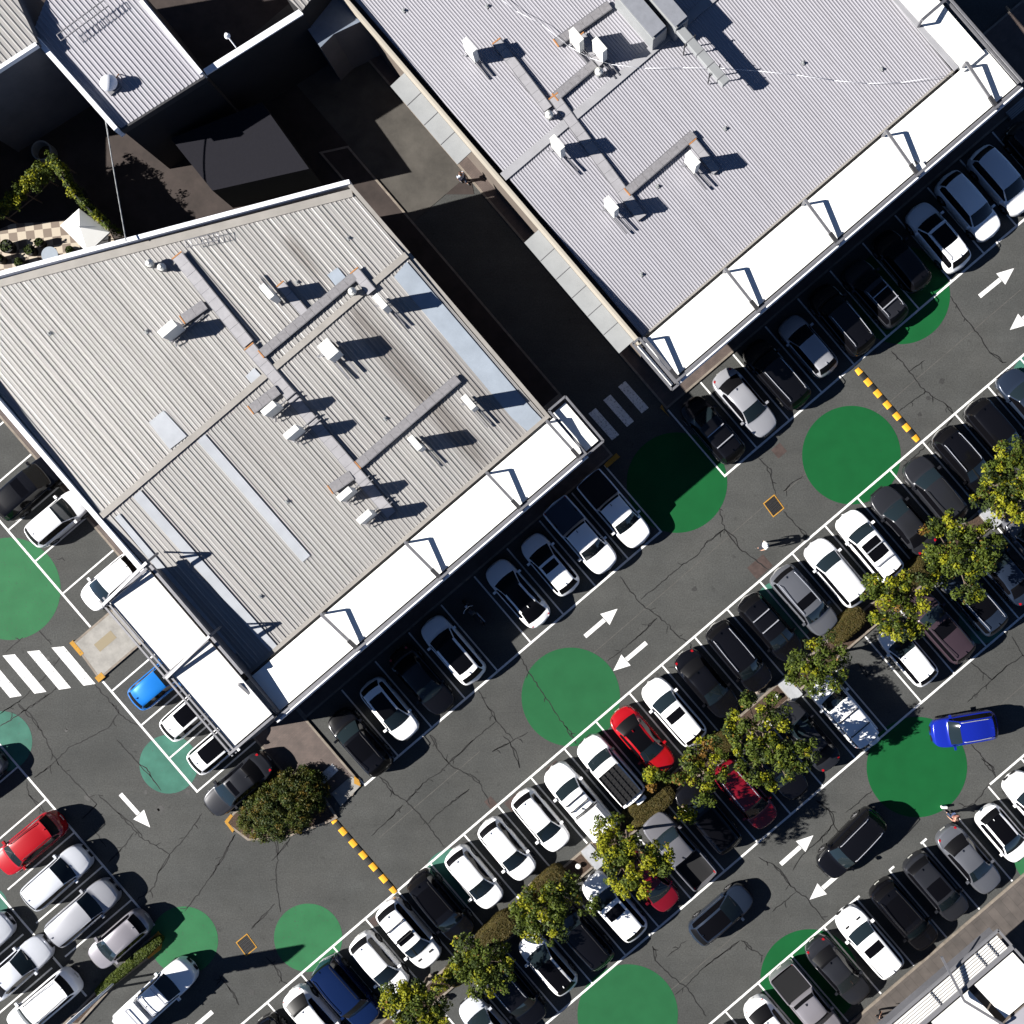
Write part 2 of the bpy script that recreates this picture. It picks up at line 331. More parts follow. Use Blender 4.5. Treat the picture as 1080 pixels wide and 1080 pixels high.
# cracks: thin wandering strips of sealant
CR = [[(759,536),(764,558),(780,579),(811,601)], [(764,558),(744,573),(735,586),(718,597),(696,616),(676,632)], [(654,608),(663,621),(673,634),(696,651),(712,668),(729,680),(725,694),(712,706)],
 [(693,652),(670,674),(641,697)], [(547,691),(560,712),(582,745),(595,765),(608,785)], [(519,793),(538,783),(557,772)], [(530,776),(538,783),(548,810)], [(800,483),(809,492),(813,503),(818,521)], [(847,502),(833,511),(826,518)],
 [(1002,312),(1015,333),(1031,351),(1044,372),(1058,383)], [(940,370),(956,388),(976,413),(997,426),(1006,440)], [(976,413),(948,434)], [(975,380),(958,392)], [(826,539),(842,556),(852,569)], [(1005,441),(985,462),(966,480),(952,494)],
 [(1023,698),(1046,717),(1062,702),(1082,690)], [(1046,717),(1020,741)], [(1067,671),(1082,697)], [(1024,785),(1049,812)], [(1035,800),(1050,819),(1028,847),(1015,852)], [(861,844),(874,855)], [(861,844),(874,854),(879,869),(884,880)], [(920,834),(892,857)],
 [(800,904),(816,912),(834,935),(852,948),(870,971)], [(839,941),(814,962)], [(879,869),(862,888),(846,902),(836,918)], [(688,998),(691,1013),(709,1031),(723,1040),(745,1072)], [(723,1040),(743,1020),(780,992)], [(781,992),(793,1002),(805,1008)], [(724,992),(704,1009)], [(723,1040),(712,1049)],
 [(400,819),(416,838),(429,845),(449,867),(468,893)], [(428,846),(446,826),(462,816),(475,805)], [(425,849),(408,866),(391,882)], [(449,869),(472,850),(495,832)], [(473,805),(492,816),(506,826),(517,849)], [(289,880),(293,901),(291,930),(296,962)], [(306,884),(293,901),(286,908)], [(290,953),(265,979)],
 [(280,1009),(289,1018),(297,1035),(304,1038)], [(504,727),(513,744),(523,760),(541,780)], [(523,761),(500,780),(473,805)], [(453,775),(461,790),(473,805),(468,800)], [(0,753),(22,738),(49,712),(70,684)], [(0,766),(22,752),(52,732),(72,718)], [(19,742),(44,771),(52,789),(62,807)], [(100,722),(118,742),(125,752),(138,762),(148,765)],
 [(125,753),(114,768),(91,780),(75,787),(54,807),(36,820)], [(123,780),(147,806),(160,820),(170,834)], [(60,803),(80,826),(102,848),(86,864)], [(28,824),(30,838),(50,862)], [(104,838),(124,857),(150,884),(179,901)], [(213,858),(196,882),(179,901),(166,922),(163,935),(145,950)], [(248,880),(222,925),(195,961)],
 [(141,878),(128,895),(114,910)], [(98,873),(112,893)], [(231,1029),(240,1040),(252,1060)], [(283,962),(265,980)], [(236,1028),(228,1040)], [(60,590),(66,588)], [(41,665),(54,680)], [(24,672),(6,688)], [(640,560),(656,590)], [(500,880),(512,868)], [(905,700),(914,714),(920,706)], [(1015,560),(1030,575)]]
CR2 = []
for pl in CR:
    if len(pl) > 2:
        k = random.randrange(len(pl)-1); p, q = pl[k], pl[k+1]; o_ = random.uniform(1.6, 2.6)
        CR2.append([p, (p[0]*.6+q[0]*.4+o_, p[1]*.6+q[1]*.4-o_*.6), (p[0]*.3+q[0]*.7+o_*.8, p[1]*.3+q[1]*.7-o_*.4), q])
    for k in range(len(pl)-1):
        p, q = pl[k], pl[k+1]
        if random.random() < .55: t = random.random(); x, y = p[0]+(q[0]-p[0])*t, p[1]+(q[1]-p[1])*t; an = math.atan2(q[1]-p[1], q[0]-p[0])+random.choice((-1, 1))*random.uniform(.6, 1.3); L = random.uniform(3, 9); CR2.append([(x, y), (x+L*math.cos(an), y+L*math.sin(an))])
mb = MB()
for pl in CR+CR2:
    pts = []
    for (p, q) in zip(pl[:-1], pl[1:]):
        L = math.hypot(q[0]-p[0], q[1]-p[1]); n = max(2, int(L/3.2)); nx, ny = -(q[1]-p[1])/max(L, .1), (q[0]-p[0])/max(L, .1)
        for i in range(n):
            t = i/n; j = random.gauss(0, .55) if i else 0
            pts.append((p[0]+(q[0]-p[0])*t+nx*j, p[1]+(q[1]-p[1])*t+ny*j))
    pts.append(pl[-1]); wl = []
    for i, p in enumerate(pts):
        a = pts[max(0, i-1)]; b = pts[min(len(pts)-1, i+1)]; d = Vector((b[0]-a[0], b[1]-a[1])); d.normalize()
        w = (.036 + random.random()*.040)*S*.5*(0.45 if i in (0, len(pts)-1) else 1)
        wl.append((Vector(p)+Vector((-d.y, d.x))*w, Vector(p)-Vector((-d.y, d.x))*w))
    vs = []; 
    for l, r in wl: vs += [W(*l)+Vector((0, 0, .0062)), W(*r)+Vector((0, 0, .0062))]
    mb.add(vs, [(2*i, 2*i+2, 2*i+3, 2*i+1) for i in range(len(wl)-1)])
mb.build('crack_lines', M_CRACK, ground)
mb = MB()
for a0, a1, b in ((-330, -190, 170), (-60, 215, 169), (232, 560, 171), (-420, -60, 492), (60, 380, 489)): line_ab(mb, a0, b, a1, b+random.uniform(-1, 1), .045, .003)
mb.build('lane_joint', mat('joint_dust', (.078, .075, .07), .9, noise=.25, nscale=3), ground)
# patched rectangles in the asphalt
M_PATCH = mat('asphalt_patch', (.055, .038, .034), .85, noise=.3, nscale=3)
mb = MB()
for a0, a1, b0, b1 in [(-206, -185, 228, 240), (-150, -135, 229, 236), (150, 172, 206, 222), (-420, -380, 470, 520), (250, 262, 128, 140), (-395, -375, 229, 238), (-221, -212, 213, 224)]: mb.poly(quadAB(a0, a1, b0, b1), .0047)
mb.build('asphalt_patches', M_PATCH, ground)
mb = MB()
for k in range(70):
    if k < 44: a, b, r = random.uniform(-560, 520), random.choice([random.uniform(125, 220), random.uniform(440, 540), random.uniform(228, 236), random.uniform(424, 431)]), random.uniform(.05, .22)
    else: a, b, r = random.uniform(-560, -450), random.uniform(-350, 300), random.uniform(.05, .25)
    c = G(a, b); n = 11; mb.poly([(c.x+r*random.uniform(.6, 1.2)*math.cos(2*math.pi*i/n), c.y+r*random.uniform(.6, 1.2)*math.sin(2*math.pi*i/n)) for i in range(n)], .0034)
mb.build('oil_stains', mat('oil_stain', (.036, .036, .035), .6, noise=.4, nscale=8), ground)
# drain grates (things)
def grate(c, lbl):
    x, y = c; o = empty('drain_grate', W(x, y, 0), 0, lbl, 'drain grate', 'yellow framed drain grates')
    e = Vector((10.5, -8.5))/S; f = Vector((9.5, 13))/S
    def P(s, t): v = e*s+f*t; return Vector((v.x, -v.y, 0))
    fr = MB(); 
    C = [(-.565, -.565), (.565, -.565), (.565, .565), (-.565, .565)]; D = [(-.5, -.5), (.5, -.5), (.5, .5), (-.5, .5)]
    for i in range(4): fr.prism([P(*C[i]), P(*C[(i+1) % 4]), P(*D[(i+1) % 4]), P(*D[i])], .002, .018)
    fr.build('frame', M_YELK, o)
    pit = MB(); pit.poly([P(*d) for d in D], .006); pit.build('pit', M_GRATE, o)
    bars = MB()
    for i in range(9):
        s = -.44+i*.11; bars.beam(P(s, -.5)+Vector((0, 0, .012)), P(s, .5)+Vector((0, 0, .012)), .02, .012)
    for i in range(4):
        t = -.3+i*.2; bars.beam(P(-.5, t)+Vector((0, 0, .011)), P(.5, t)+Vector((0, 0, .011)), .02, .01)
    bars.build('bars', M_DARKST, o)
grate((816, 533.5), 'square drain grate in the aisle near the walking person'); grate((260, 996.5), 'square drain grate crossed by the pylon shadow')
# speed humps
def hump(p, q, lbl):
    p = W(*p); q = W(*q); o = empty('speed_hump', (p+q)/2, math.atan2(q.y-p.y, q.x-p.x), lbl, 'speed hump', 'yellow and black speed humps')
    L = (q-p).length; N = 13; w = .21
    for mname, par, m in (('yellow_segment', 0, M_YEL), ('black_segment', 1, M_BLK)):
        for i in range(N):
            if i % 2 != par: continue
            x0 = -L/2+L*i/N; x1 = x0+L/N; mb = MB(); prof = [(-w, .002), (-w*.7, .045), (-w*.3, .062), (w*.3, .062), (w*.7, .045), (w, .002)]
            e0 = .06 if i == 0 else 0; e1 = .06 if i == N-1 else 0
            vs = [(x0, a, b) for a, b in prof]+[(x1, a, b) for a, b in prof]
            vs = [(x + (e0 if (k < 6) else -e1), a*(1 if not((e0 and k < 6) or (e1 and k >= 6)) else .8), b) for k, (x, a, b) in enumerate(vs)]
            n = 6; mb.add(vs, [(k, n+k, n+k+1, k+1) for k in range(n-1)]+[tuple(range(n)), tuple(range(n, 2*n))[::-1]])
            mb.build(mname, m, o)
hump((903, 388), (969, 465.5), 'striped speed hump across the aisle beside the grey roofed building')
hump((348.5, 861), (418, 942), 'striped speed hump running down from the big round bush')
# ------------------------------------------------------------------ footpaths, islands
def slab(name, pts, z1, m, kerb=True, label=None, z0=-.05, kind='structure'):
    if area(pts) < 0: pts = pts[::-1]
    if kerb:
        n = len(pts); c = sum((Vector(p) for p in pts), Vector((0, 0, 0)))/n; inn = []
        for i in range(n):
            p0 = Vector(pts[i-1]); p1 = Vector(pts[i]); p2 = Vector(pts[(i+1) % n])
            d1 = (p1-p0).normalized(); d2 = (p2-p1).normalized(); n1 = Vector((-d1.y, d1.x, 0)); n2 = Vector((-d2.y, d2.x, 0)); bi = (n1+n2); bi.normalize()
            k = .13/max(.3, bi.dot(n1)); inn.append(p1+bi*k)
        mb = MB()
        for i in range(n):
            a, b, c2, d = pts[i], pts[(i+1) % n], inn[(i+1) % n], inn[i]
            mb.add([(a[0], a[1], z0), (b[0], b[1], z0), (b[0], b[1], z1), (a[0], a[1], z1)], [(0, 1, 2, 3)])
            mb.add([(a[0], a[1], z1), (b[0], b[1], z1), (c2[0], c2[1], z1), (d[0], d[1], z1)], [(0, 1, 2, 3)])
        top = MB(); top.prism(inn, z0, z1-.004)
        o = top.build(name, m); mb.build('kerb', M_KERB, o)
    else:
        mb = MB(); mb.prism(pts, z0, z1); o = mb.build(name, m)
    tag(o, label, 'footpath' if 'path' in name else 'island', kind=kind); return o
slab('footpath', [G(-306, -60), G(120, -60), G(120, 24), G(-306, 24)], .12, M_PAVE, label='brown paved footpath under the canopy of the cream roofed building')
slab('footpath', [G(-362, -5), G(-306.2, -5), G(-306.2, 112), G(-322, 118), G(-338, 104), G(-362, 60)], .118, M_PAVE, label='brown paved corner beside the round bush')
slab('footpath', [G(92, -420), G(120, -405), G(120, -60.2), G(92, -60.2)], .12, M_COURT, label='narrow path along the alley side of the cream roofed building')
slab('footpath', [G(194, -60), G(760, -60), G(760, 24), G(194, 24)], .12, M_PAVE, label='brown paved footpath under the canopy of the grey roofed building')
slab('footpath', [G(194, -520), G(215, -520), G(215, -60.2), G(194, -60.2)], .12, M_PAVE, label='brown path below the grey side awnings in the alley')
slab('footpath', [G(-345, -640), G(-325, -640), G(-325, -197), G(-345, -197)], .12, M_PAVE, label='narrow strip between the wheel stops and the west wall')
slab('footpath', [G(-420, 640), G(170, 640), G(186, 640), G(330, 645), G(330, 900), G(-420, 900)], .12, M_PAVE2, label='grey brown paving in front of the bottom right building')
rp = slab('footpath', [G(-441, -196), G(-330, -196), G(-330, -148), G(-445, -148)], .13, M_CONC, label='pale concrete ramp by the zebra crossing')
mb = MB(); mb.poly(quadAB(-425, -402, -180, -170), .1305); mb.build('tactile_pad', mat('tan_pad', (.24, .20, .13), .8), rp)
for (a0, a1, b0, b1) in [(-443.5, -439, -198, -180), (-447, -438, -153, -146.5)]:
    mb = MB(); mb.prism(quadAB(a0, a1, b0, b1), .0, .136); mb.build('yellow_edge', M_YELK, rp)
# ramp square, pale slab on the brown corner
pv = slab('footpath', [W(350, 836), W(371, 818), W(381, 826), W(380, 829), W(360, 850)], .126, M_CONC, kerb=False, label='pale concrete ramp slab beside the striped speed hump')
mb = MB(); mb.poly([W(335, 819), W(351, 805), W(357.5, 812), W(342, 827)], .1225); mb.build('white_square', M_CROSS, pv)
mb = MB(); mb.prism([W(374, 818), W(379, 822), W(381, 829), W(374, 826)], 0, .1335); mb.build('yellow_edge', M_YELK, pv)
# yellow kerb corners
for nm, pts in (('kerb', [(650, 478), (654, 482), (640, 494), (637, 490)]), ('kerb', [(702, 435), (706, 439.5), (696, 430), (698, 427)]),):
    mb = MB(); mb.prism([W(*p) for p in pts], 0, .128); o = mb.build('footpath_corner', M_YELK); tag(o, 'yellow painted kerb corner at the %s side of the alley mouth' % ('left' if pts[0][0] < 680 else 'right'), 'kerb', kind='structure')
isl = slab('median_island', [G(-560, 318.5), G(560, 318.5), G(560, 340.5), G(-560, 340.5)], .12, M_MULCH, label='mulched median strip with trees between the two car rows')
bi_ = slab('bush_island', [W(238, 868), W(247, 856), W(272, 838), W(340, 836), W(357, 862), W(345, 868), W(300, 884), W(262, 886)], .13, M_MULCH, label='kerbed bed under the big round bush')
mb = MB(); mb.prism([W(237.5, 866), W(244, 858), W(246.5, 860), W(241.5, 867), W(248, 874.5), W(246, 877.5)], 0, .138); mb.build('yellow_edge', M_YELK, bi_)
hi = slab('hedge_island', [W(66, 1080), W(82, 1064), W(112, 1034), W(153, 993), W(166, 983), W(171, 987), W(170, 1000), W(158, 1010), W(120, 1040), W(84, 1080)], .13, M_MULCH, label='narrow kerbed bed under the low hedge')
mb = MB()
mb.prism([W(150, 1000), W(167, 982), W(171.5, 987), W(170, 1001), W(157, 1011), W(156.5, 1008.5), W(167, 999), W(166, 987.5), W(153, 1002)], 0, .138); mb.build('yellow_edge', M_YELK, hi)
# courtyard and checkered terrace, top left
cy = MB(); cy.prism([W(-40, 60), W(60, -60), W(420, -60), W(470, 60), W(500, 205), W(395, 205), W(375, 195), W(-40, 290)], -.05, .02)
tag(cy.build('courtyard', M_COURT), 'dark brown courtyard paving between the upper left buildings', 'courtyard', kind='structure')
al = MB(); al.prism([G(120.3, -560), G(193.7, -560), G(193.7, -300), G(120.3, -300)], -.05, .024)
tag(al.build('alley', mat('alley_concrete', (.060, .055, .048), .85, noise=.35, nscale=.6)), 'worn grey lane surface at the top of the alley', 'lane', kind='structure')
chk = bpy.data.materials.new('checker_tiles'); chk.use_nodes = True; nt = chk.node_tree
c_ = nt.nodes.new('ShaderNodeTexChecker'); c_.inputs['Scale'].default_value = 1.9; c_.inputs['Color1'].default_value = (.42, .36, .28, 1); c_.inputs['Color2'].default_value = (.16, .12, .09, 1)
tc_ = nt.nodes.new('ShaderNodeTexCoord'); mp_ = nt.nodes.new('ShaderNodeMapping'); mp_.inputs['Rotation'].default_value = (0, 0, -.12); nt.links.new(tc_.outputs['Object'], mp_.inputs[0]); nt.links.new(mp_.outputs[0], c_.inputs[0]); nt.links.new(c_.outputs[0], nt.nodes['Principled BSDF'].inputs['Base Color'])
mb = MB(); mb.prism([W(-20, 250), W(14, 236), W(110, 232), W(125, 262), W(70, 300), W(-20, 320)], .0, .05)
tag(mb.build('terrace', chk), 'cream and brown checkered terrace beside the white square umbrella', 'terrace', kind='structure')

# ================================================================== BUILDINGS
def ribbed(name, a0, a1, bt, br, bf, zt, zr, zf, pitch, m, parent, h=.035, ribw=.44):
    """rib-and-pan roof; bt/bf functions of a (picture frame); ribs follow the bays"""
    mb = MB(); w0 = ga(a0, zf); w1 = ga(a1, zf); n = int((w1-w0)/S/pitch)
    rows = []
    for i in range(n+1):
        base = w0 + i*(w1-w0)/n; p = (w1-w0)/n; hj = h*(random.uniform(.45, 1.15) if i % 3 else random.uniform(.15, .6)) if h > .03 else h*random.uniform(.85, 1.1)
        for off, hh in ((0, 0), (.5-ribw/2, 0), (.5-ribw/2+.09, hj), (.5+ribw/2-.09, hj), (.5+ribw/2, 0)):
            if i == n and off > 0: break
            rows.append((base+off*p, hh))
    vs = []
    for a, hh in rows:
        t = bt(a) if callable(bt) else bt
        for b, z in ((t, zt(a) if callable(zt) else zt), (br, zr), (bf, zf)):
            q = G(a, b, z+hh); vs.append(q)
    fs = []
    for i in range(len(rows)-1):
        k = 3*i; fs += [(k, k+1, k+4, k+3), (k+1, k+2, k+5, k+4)]
    mb.add(vs, fs); return mb.build(name, m, parent)
def wall_box(mb, pts, z0, z1, t=.2):
    pass
# ---- building 1 (cream roof)
Z1F, Z1R = 5.35, 5.85
b1 = empty('retail_building', G(-120, -200, 0), ANG_A, 'low retail building with cream ribbed roof and white front canopy', 'building')
b1.rotation_euler = (0, 0, 0); O1 = b1.location.copy()
def rel(o, O):   # shift world coordinates into the parent's frame
    for v in o.data.vertices: v.co -= O
    return o
g1l, g1r, g1f = ga(-331, 5.5), ga(93, 5.5), gb(-48, 5.4)
g1ridge = gb(-278, 5.85)
def b1top(a):      # slanting back wall, ground frame
    aa = NA + (a-NA)/(1-5.5/CH); return gb(-373.7+(aa-91)*.4927 + 5, 5.5)
def z1back(a): return Z1R - abs(b1top(a)-g1ridge)/S*.030
rel(ribbed('roof', -331+3, 93-2, b1top, g1ridge, g1f, z1back, Z1R, Z1F, .235, M_ROOF1, b1), O1)
roof1 = b1.children[0]
wb = MB(); P = [G(g1l, g1f), G(g1r, g1f), G(g1r, b1top(g1r)), G(g1l, b1top(g1l))]
wb.prism(P, 0, [5.2, 5.2, 5.2, 5.0], top=True); rel(wb.build('wall', M_WALL, b1), O1)
# parapets
pp = MB()
def wallstrip(mb, p, q, z0, z1, t):
    p = Vector((p.x, p.y, 0)); q = Vector((q.x, q.y, 0)); d = (q-p).normalized(); n = Vector((-d.y, d.x, 0))*t/2
    z0 = z0 if hasattr(z0, '__len__') else (z0, z0); z1 = z1 if hasattr(z1, '__len__') else (z1, z1)
    vs = [p-n, q-n, q+n, p+n]; vs = [(v.x, v.y, z) for v, z in zip(vs, (z0[0], z0[1], z0[1], z0[0]))]+[(v.x, v.y, z) for v, z in zip(vs, (z1[0], z1[1], z1[1], z1[0]))]
    mb.add(vs, [(0, 3, 2, 1), (4, 5, 6, 7), (0, 1, 5, 4), (1, 2, 6, 5), (2, 3, 7, 6), (3, 0, 4, 7)])
wallstrip(pp, G(g1l-2, b1top(g1l)-8), G(g1l-2, g1f), 4.8, 6.0, .28)
wallstrip(pp, G(g1l-4, b1top(g1l)-5), G(g1r+3, b1top(g1r)-5), 4.8, 5.92, .25)
rel(pp.build('parapet', M_FASC, b1), O1)
pp = MB(); wallstrip(pp, G(g1r+1, b1top(g1r)-3), G(g1r+1, g1f), 4.8, (z1back(g1r)+.12, Z1F+.12), .22); rel(pp.build('edge_flashing', M_CAP, b1), O1)
# ridge capping and gutters
pp = MB(); c = (g1l, g1r)
q0 = G(g1l+2, g1ridge, Z1R+.075); q1 = G(g1r-1, g1ridge, Z1R+.075); pp.beam(q0, q1, .36, .05); rel(pp.build('ridge_capping', M_CAP, b1), O1)
pp = MB(); pp.beam(G(g1l, g1f-3, Z1F+.07), G(g1r, g1f-3, Z1F+.07), .3, .06); rel(pp.build('front_flashing', M_CAP, b1), O1)
pp = MB(); pp.beam(G(g1l+2, b1top(g1l)+4, z1back(g1l)+.06), G(g1r-2, b1top(g1r)+4, z1back(g1r)+.06), .45, .06); rel(pp.build('back_gutter', M_CAP, b1), O1)
# flat sheets laid over the ribs (picture quads -> on the roof)
def roofz1(b):   # picture b -> roof height
    g = gb(b, 5.6); return (Z1R - (g-g1ridge)/(g1f-g1ridge)*(Z1R-Z1F)) if g > g1ridge else Z1R-(g1ridge-g)/S*.03
def onroof(px, py, rz, dz=.07):
    b = (px-540)*RB[0]+(py-540)*RB[1]; z = rz(b)+dz; p = W(px, py, z); return p
def sheet(quad, m, rz, O, parent, name='translucent_sheet', dz=.055):
    mb = MB(); vs = [onroof(x, y, rz, dz) for x, y in quad]
    lo = [v-Vector((0, 0, .02)) for v in vs]; n = len(vs)
    mb.add(lo+vs, [(i, (i+1) % n, n+(i+1) % n, n+i) for i in range(n)]+[tuple(range(n, 2*n))])
    o = mb.build(name, m, parent); rel(o, O); return o
SH1 = [([(157, 445.5), (172.5, 433), (197, 460), (179, 474)], M_SKYL), ([(208, 465), (216, 458), (327, 586), (319, 593)], M_SKYL),
       ([(140, 524), (148, 517), (293, 682), (286, 689)], M_SKYL), ([(121, 546), (126, 542), (250, 688), (243, 694)], M_SKYL),
       ([(415.5, 292), (429, 276), (560, 430), (578, 449), (562, 460), (540, 441)], M_SKYB), ([(268, 388), (279, 400), (268, 408), (259, 397)], M_SKYL), ([(345, 290), (356, 282), (366, 294), (355, 303)], M_SKYB)]
for q, m in SH1: sheet(q, m, roofz1, O1, roof1, dz=.065)
# front canopy with gutter, rail and struts
def canopy(parent, O, a0, a1, b0, b1_, zin, zout, struts, mp=M_PANEL, rail=True, gutter=True):
    def A(a, b, z): return AB(a, b, z)
    mb = MB(); k = [A(a0, b0, zin), A(a1, b0, zin), A(a1, b1_, zout), A(a0, b1_, zout)]
    lo = [v-Vector((0, 0, .16)) for v in k]; mb.add(lo+k, [(3, 2, 1, 0), (4, 7, 6, 5)][::1]+[(0, 1, 5, 4), (1, 2, 6, 5), (2, 3, 7, 6), (3, 0, 4, 7)])
    # orient faces outward is left to recalc
    can = mb.build('canopy', mp, parent); rel(can, O)
    if gutter:
        g = MB(); g.beam(A(a0, b1_+3.2, zout-.02), A(a1, b1_+3.2, zout-.02), .17, .22); o = g.build('gutter', M_GREYP, can); rel(o, O)
        f = MB(); f.beam(A(a0-1, b1_+7.2, zout-.10), A(a1+1, b1_+7.2, zout-.10), .14, .42); o = f.build('fascia', M_FASC, can); rel(o, O)
    if rail:
        g = MB(); g.beam(A(a0-2, b1_+4, zout+.42), A(a1+2, b1_+4, zout+.42), .13, .10); o = g.build('rail', M_STEEL, can); rel(o, O)
    k2 = [A(a0+3, b0-3, zin), A(a1-3, b0-3, zin), A(a1-3, b1_+2, zout), A(a0+3, b1_+2, zout)]; q = MB(); q.prism(k2, 3.3, [v.z-.17 for v in k2], bottom=True, top=False); o = q.build('bulkhead', M_WALLG, can); rel(o, O)  # deep box added under the canopy to stop sun passing below it
    for a in struts:
        s = MB(); top = A(a, b0, zin); top2 = top+Vector((0, 0, .85)); end = A(a+1.5, b1_+5, zout+.25)
        s.beam(top-Vector((0, 0, .2)), top2, .13, .13); s.beam(top2, end, .16, .12)
        s.beam(end+Vector((0, 0, -.35)), end+Vector((0, 0, .2)), .12, .12)
        o = s.build('strut', M_STEEL, can); rel(o, O)
        e = MB(); d = (end-top2).normalized(); e.beam(end-d*.75+Vector((0, 0, .03)), end+d*.05+Vector((0, 0, .03)), .22, .16); o = e.build('strut_end', M_DARKST, can); rel(o, O)
    return can
can1 = canopy(b1, O1, -330, 98, -47, 0, 5.75, 5.95, [90, 7.5, -104, -219, -331])
# frames at the canopy's right end
def endframe(can, O, a0, a1, b0, b1_, z):
    f = MB(); c = [AB(a0, b0, z), AB(a1, b0, z), AB(a1, b1_, z), AB(a0, b1_, z)]
    for i in range(4): f.beam(c[i], c[(i+1) % 4], .12, .16)
    o = f.build('end_frame', M_STEEL, can); rel(o, O)
    p = MB(); c2 = [AB(a0+2, b0+5, z-.25), AB(a1-4, b0+5, z-.25), AB(a1-4, b1_-4, z-.25), AB(a0+2, b1_-4, z-.25)]; p.prism(c2, z-.33, z-.25, bottom=True); o = p.build('end_panel', M_PANEL, can); rel(o, O)
endframe(can1, O1, 99, 122, -56, 6, 6.1)
# west canopy
def westcanopy():
    mb = MB(); z = 6.55
    can = None
    for (b0, b1_) in ((-203, -108), (-104, -3)):
        m2 = MB(); m2.prism(quadAZ(-384, -331, b0, b1_, z), z-.12, z, bottom=True); o = m2.build('west_canopy', M_PANEL2, b1); rel(o, O1)
        can = can or o
    q = MB(); q.prism(quadAZ(-381, -326, -200, 0, z), 3.3, z-.13, bottom=True, top=False); o = q.build('bulkhead', M_WALLG, can); rel(o, O1)  # box added below the west canopy to block the low sun
    q = MB(); q.prism([G(g1l-46, g1f+4), G(g1l+.5, g1f+4), G(g1l+.5, g1f+42), G(g1l-46, g1f+42)], 0, 3.4); o = q.build('corner_entry', M_WALLG, b1); rel(o, O1)  # made-up block, added to shade the paving at the corner
    fr = MB(); 
    for a in (-391, -386): fr.beam(AB(a, -212, z+.05), AB(a, 4, z+.05), .10, .10)
    for b in (-205, -106, 0): fr.beam(AB(-393, b, z+.12), AB(-331, b, z+.12), .14, .14)
    fr.beam(AB(-326, -205, z-.05), AB(-326, -55, z-.05), .16, .3)
    o = fr.build('frame', M_STEEL, can); rel(o, O1)
    for b in (-210, -108):
        s = MB(); s.beam(AB(-327, b, 6.6), AB(-327, b, 7.4), .14, .14); s.beam(AB(-327, b, 7.4), AB(-391, b+4, 6.75), .16, .14); s.beam(AB(-327, b, 7.4), AB(-312, b, 5.9), .10, .10)
        o = s.build('strut', M_STEEL, can); rel(o, O1)
westcanopy()
# shopfront windows under the canopies
def shopfront(parent, O, a0, a1, bwall, n):
    for i in range(n):
        u = a0+(a1-a0)*(i+.08)/n; v = a0+(a1-a0)*(i+.92)/n
        m2 = MB(); p = G(u, bwall+1.2); q = G(v, bwall+1.2); wallstrip(m2, p, q, .35, 2.9, .06); o = m2.build('shop_window', M_GLASSB, parent); rel(o, O)
        f = MB()
        for z in (.3, 2.95): f.beam(G(u, bwall+1.6, z), G(v, bwall+1.6, z), .1, .1)
        for a in (u, (u+v)/2, v): f.beam(G(a, bwall+1.6, .35), G(a, bwall+1.6, 2.9), .08, .08)
        o2 = f.build('frame', M_GREYP, o); rel(o2, O)
shopfront(b1, O1, g1l+6, g1r-4, g1f, 8)
# ---- building 2 (grey roof)
Z2F, Z2R = 5.4, 5.95
b2 = empty('retail_building', G(440, -250, 0), 0, 'large retail building with grey ribbed roof and white L shaped canopy', 'building'); O2 = b2.location.copy()
g2l, g2r, g2f, g2ridge = ga(222, 5.8), ga(656, 5.5), gb(-45, 5.4), gb(-274, 5.95)
g2b = gb(-780, 5)
rel(ribbed('roof', 225, 655, g2b, g2ridge, g2f, Z2R-(g2ridge-g2b)/S*.025, Z2R, Z2F, .165, M_ROOF2, b2, h=.026), O2)
roof2 = b2.children[0]
def roofz2(b):
    g = gb(b, 5.7); return (Z2R-(g-g2ridge)/(g2f-g2ridge)*(Z2R-Z2F)) if g > g2ridge else Z2R-(g2ridge-g)/S*.025
wb = MB(); wb.prism([G(g2l-1, g2f), G(g2r+1, g2f), G(g2r+1, g2b), G(g2l-1, g2b)], 0, 5.0); rel(wb.build('wall', M_WALL, b2), O2)
pp = MB(); wallstrip(pp, G(g2l-3, g2b), G(g2l-3, g2f), 4.8, 6.05, .14); rel(pp.build('parapet', mat('pale_cream_cap', (.34, .31, .26), .7), b2), O2)
pp = MB(); pp.beam(G(g2l, g2ridge, Z2R+.07), G(g2r, g2ridge, Z2R+.07), .5, .05); rel(pp.build('ridge_capping', M_CAP2, b2), O2)
pp = MB(); pp.beam(G(g2l, g2f-3, Z2F+.06), G(g2r, g2f-3, Z2F+.06), .34, .05); rel(pp.build('front_flashing', M_CAP, b2), O2)
can2 = canopy(b2, O2, 222, 697, -46.5, 4, 5.85, 6.05, [223, 334, 443.5, 554.6, 664])
endframe(can2, O2, 212, 221, -52, 12, 6.15)
# side canopy on the right
mb = MB(); mb.prism([AB(664.5, -43, 6.04), AB(693.5, -43, 6.04), AB(690, -420, 6.02), AB(655, -420, 6.04)], 5.7, 6.06, bottom=True); o = mb.build('side_canopy', M_PANEL, b2); rel(o, O2)
g = MB(); g.beam(AB(696, -420, 6.1), AB(700, 4, 6.1), .12, .1); g.beam(AB(700, -420, 6.35), AB(704, 6, 6.35), .12, .1); rel(g.build('rail', M_STEEL, o), O2)
g = MB(); g.beam(AB(656, -420, 5.99), AB(660, -50, 5.99), .32, .08); rel(g.build('box_gutter', M_CAP2, o), O2)
for bb in (-110, -215, -330):
    s = MB(); t = AB(657, bb, 5.9); s.beam(t, t+Vector((0, 0, .85)), .13, .13); s.beam(t+Vector((0, 0, .85)), AB(698, bb-3, 6.3), .16, .12); rel(s.build('strut', M_STEEL, o), O2)
shopfront(b2, O2, g2l+6, g2r-4, g2f, 9)
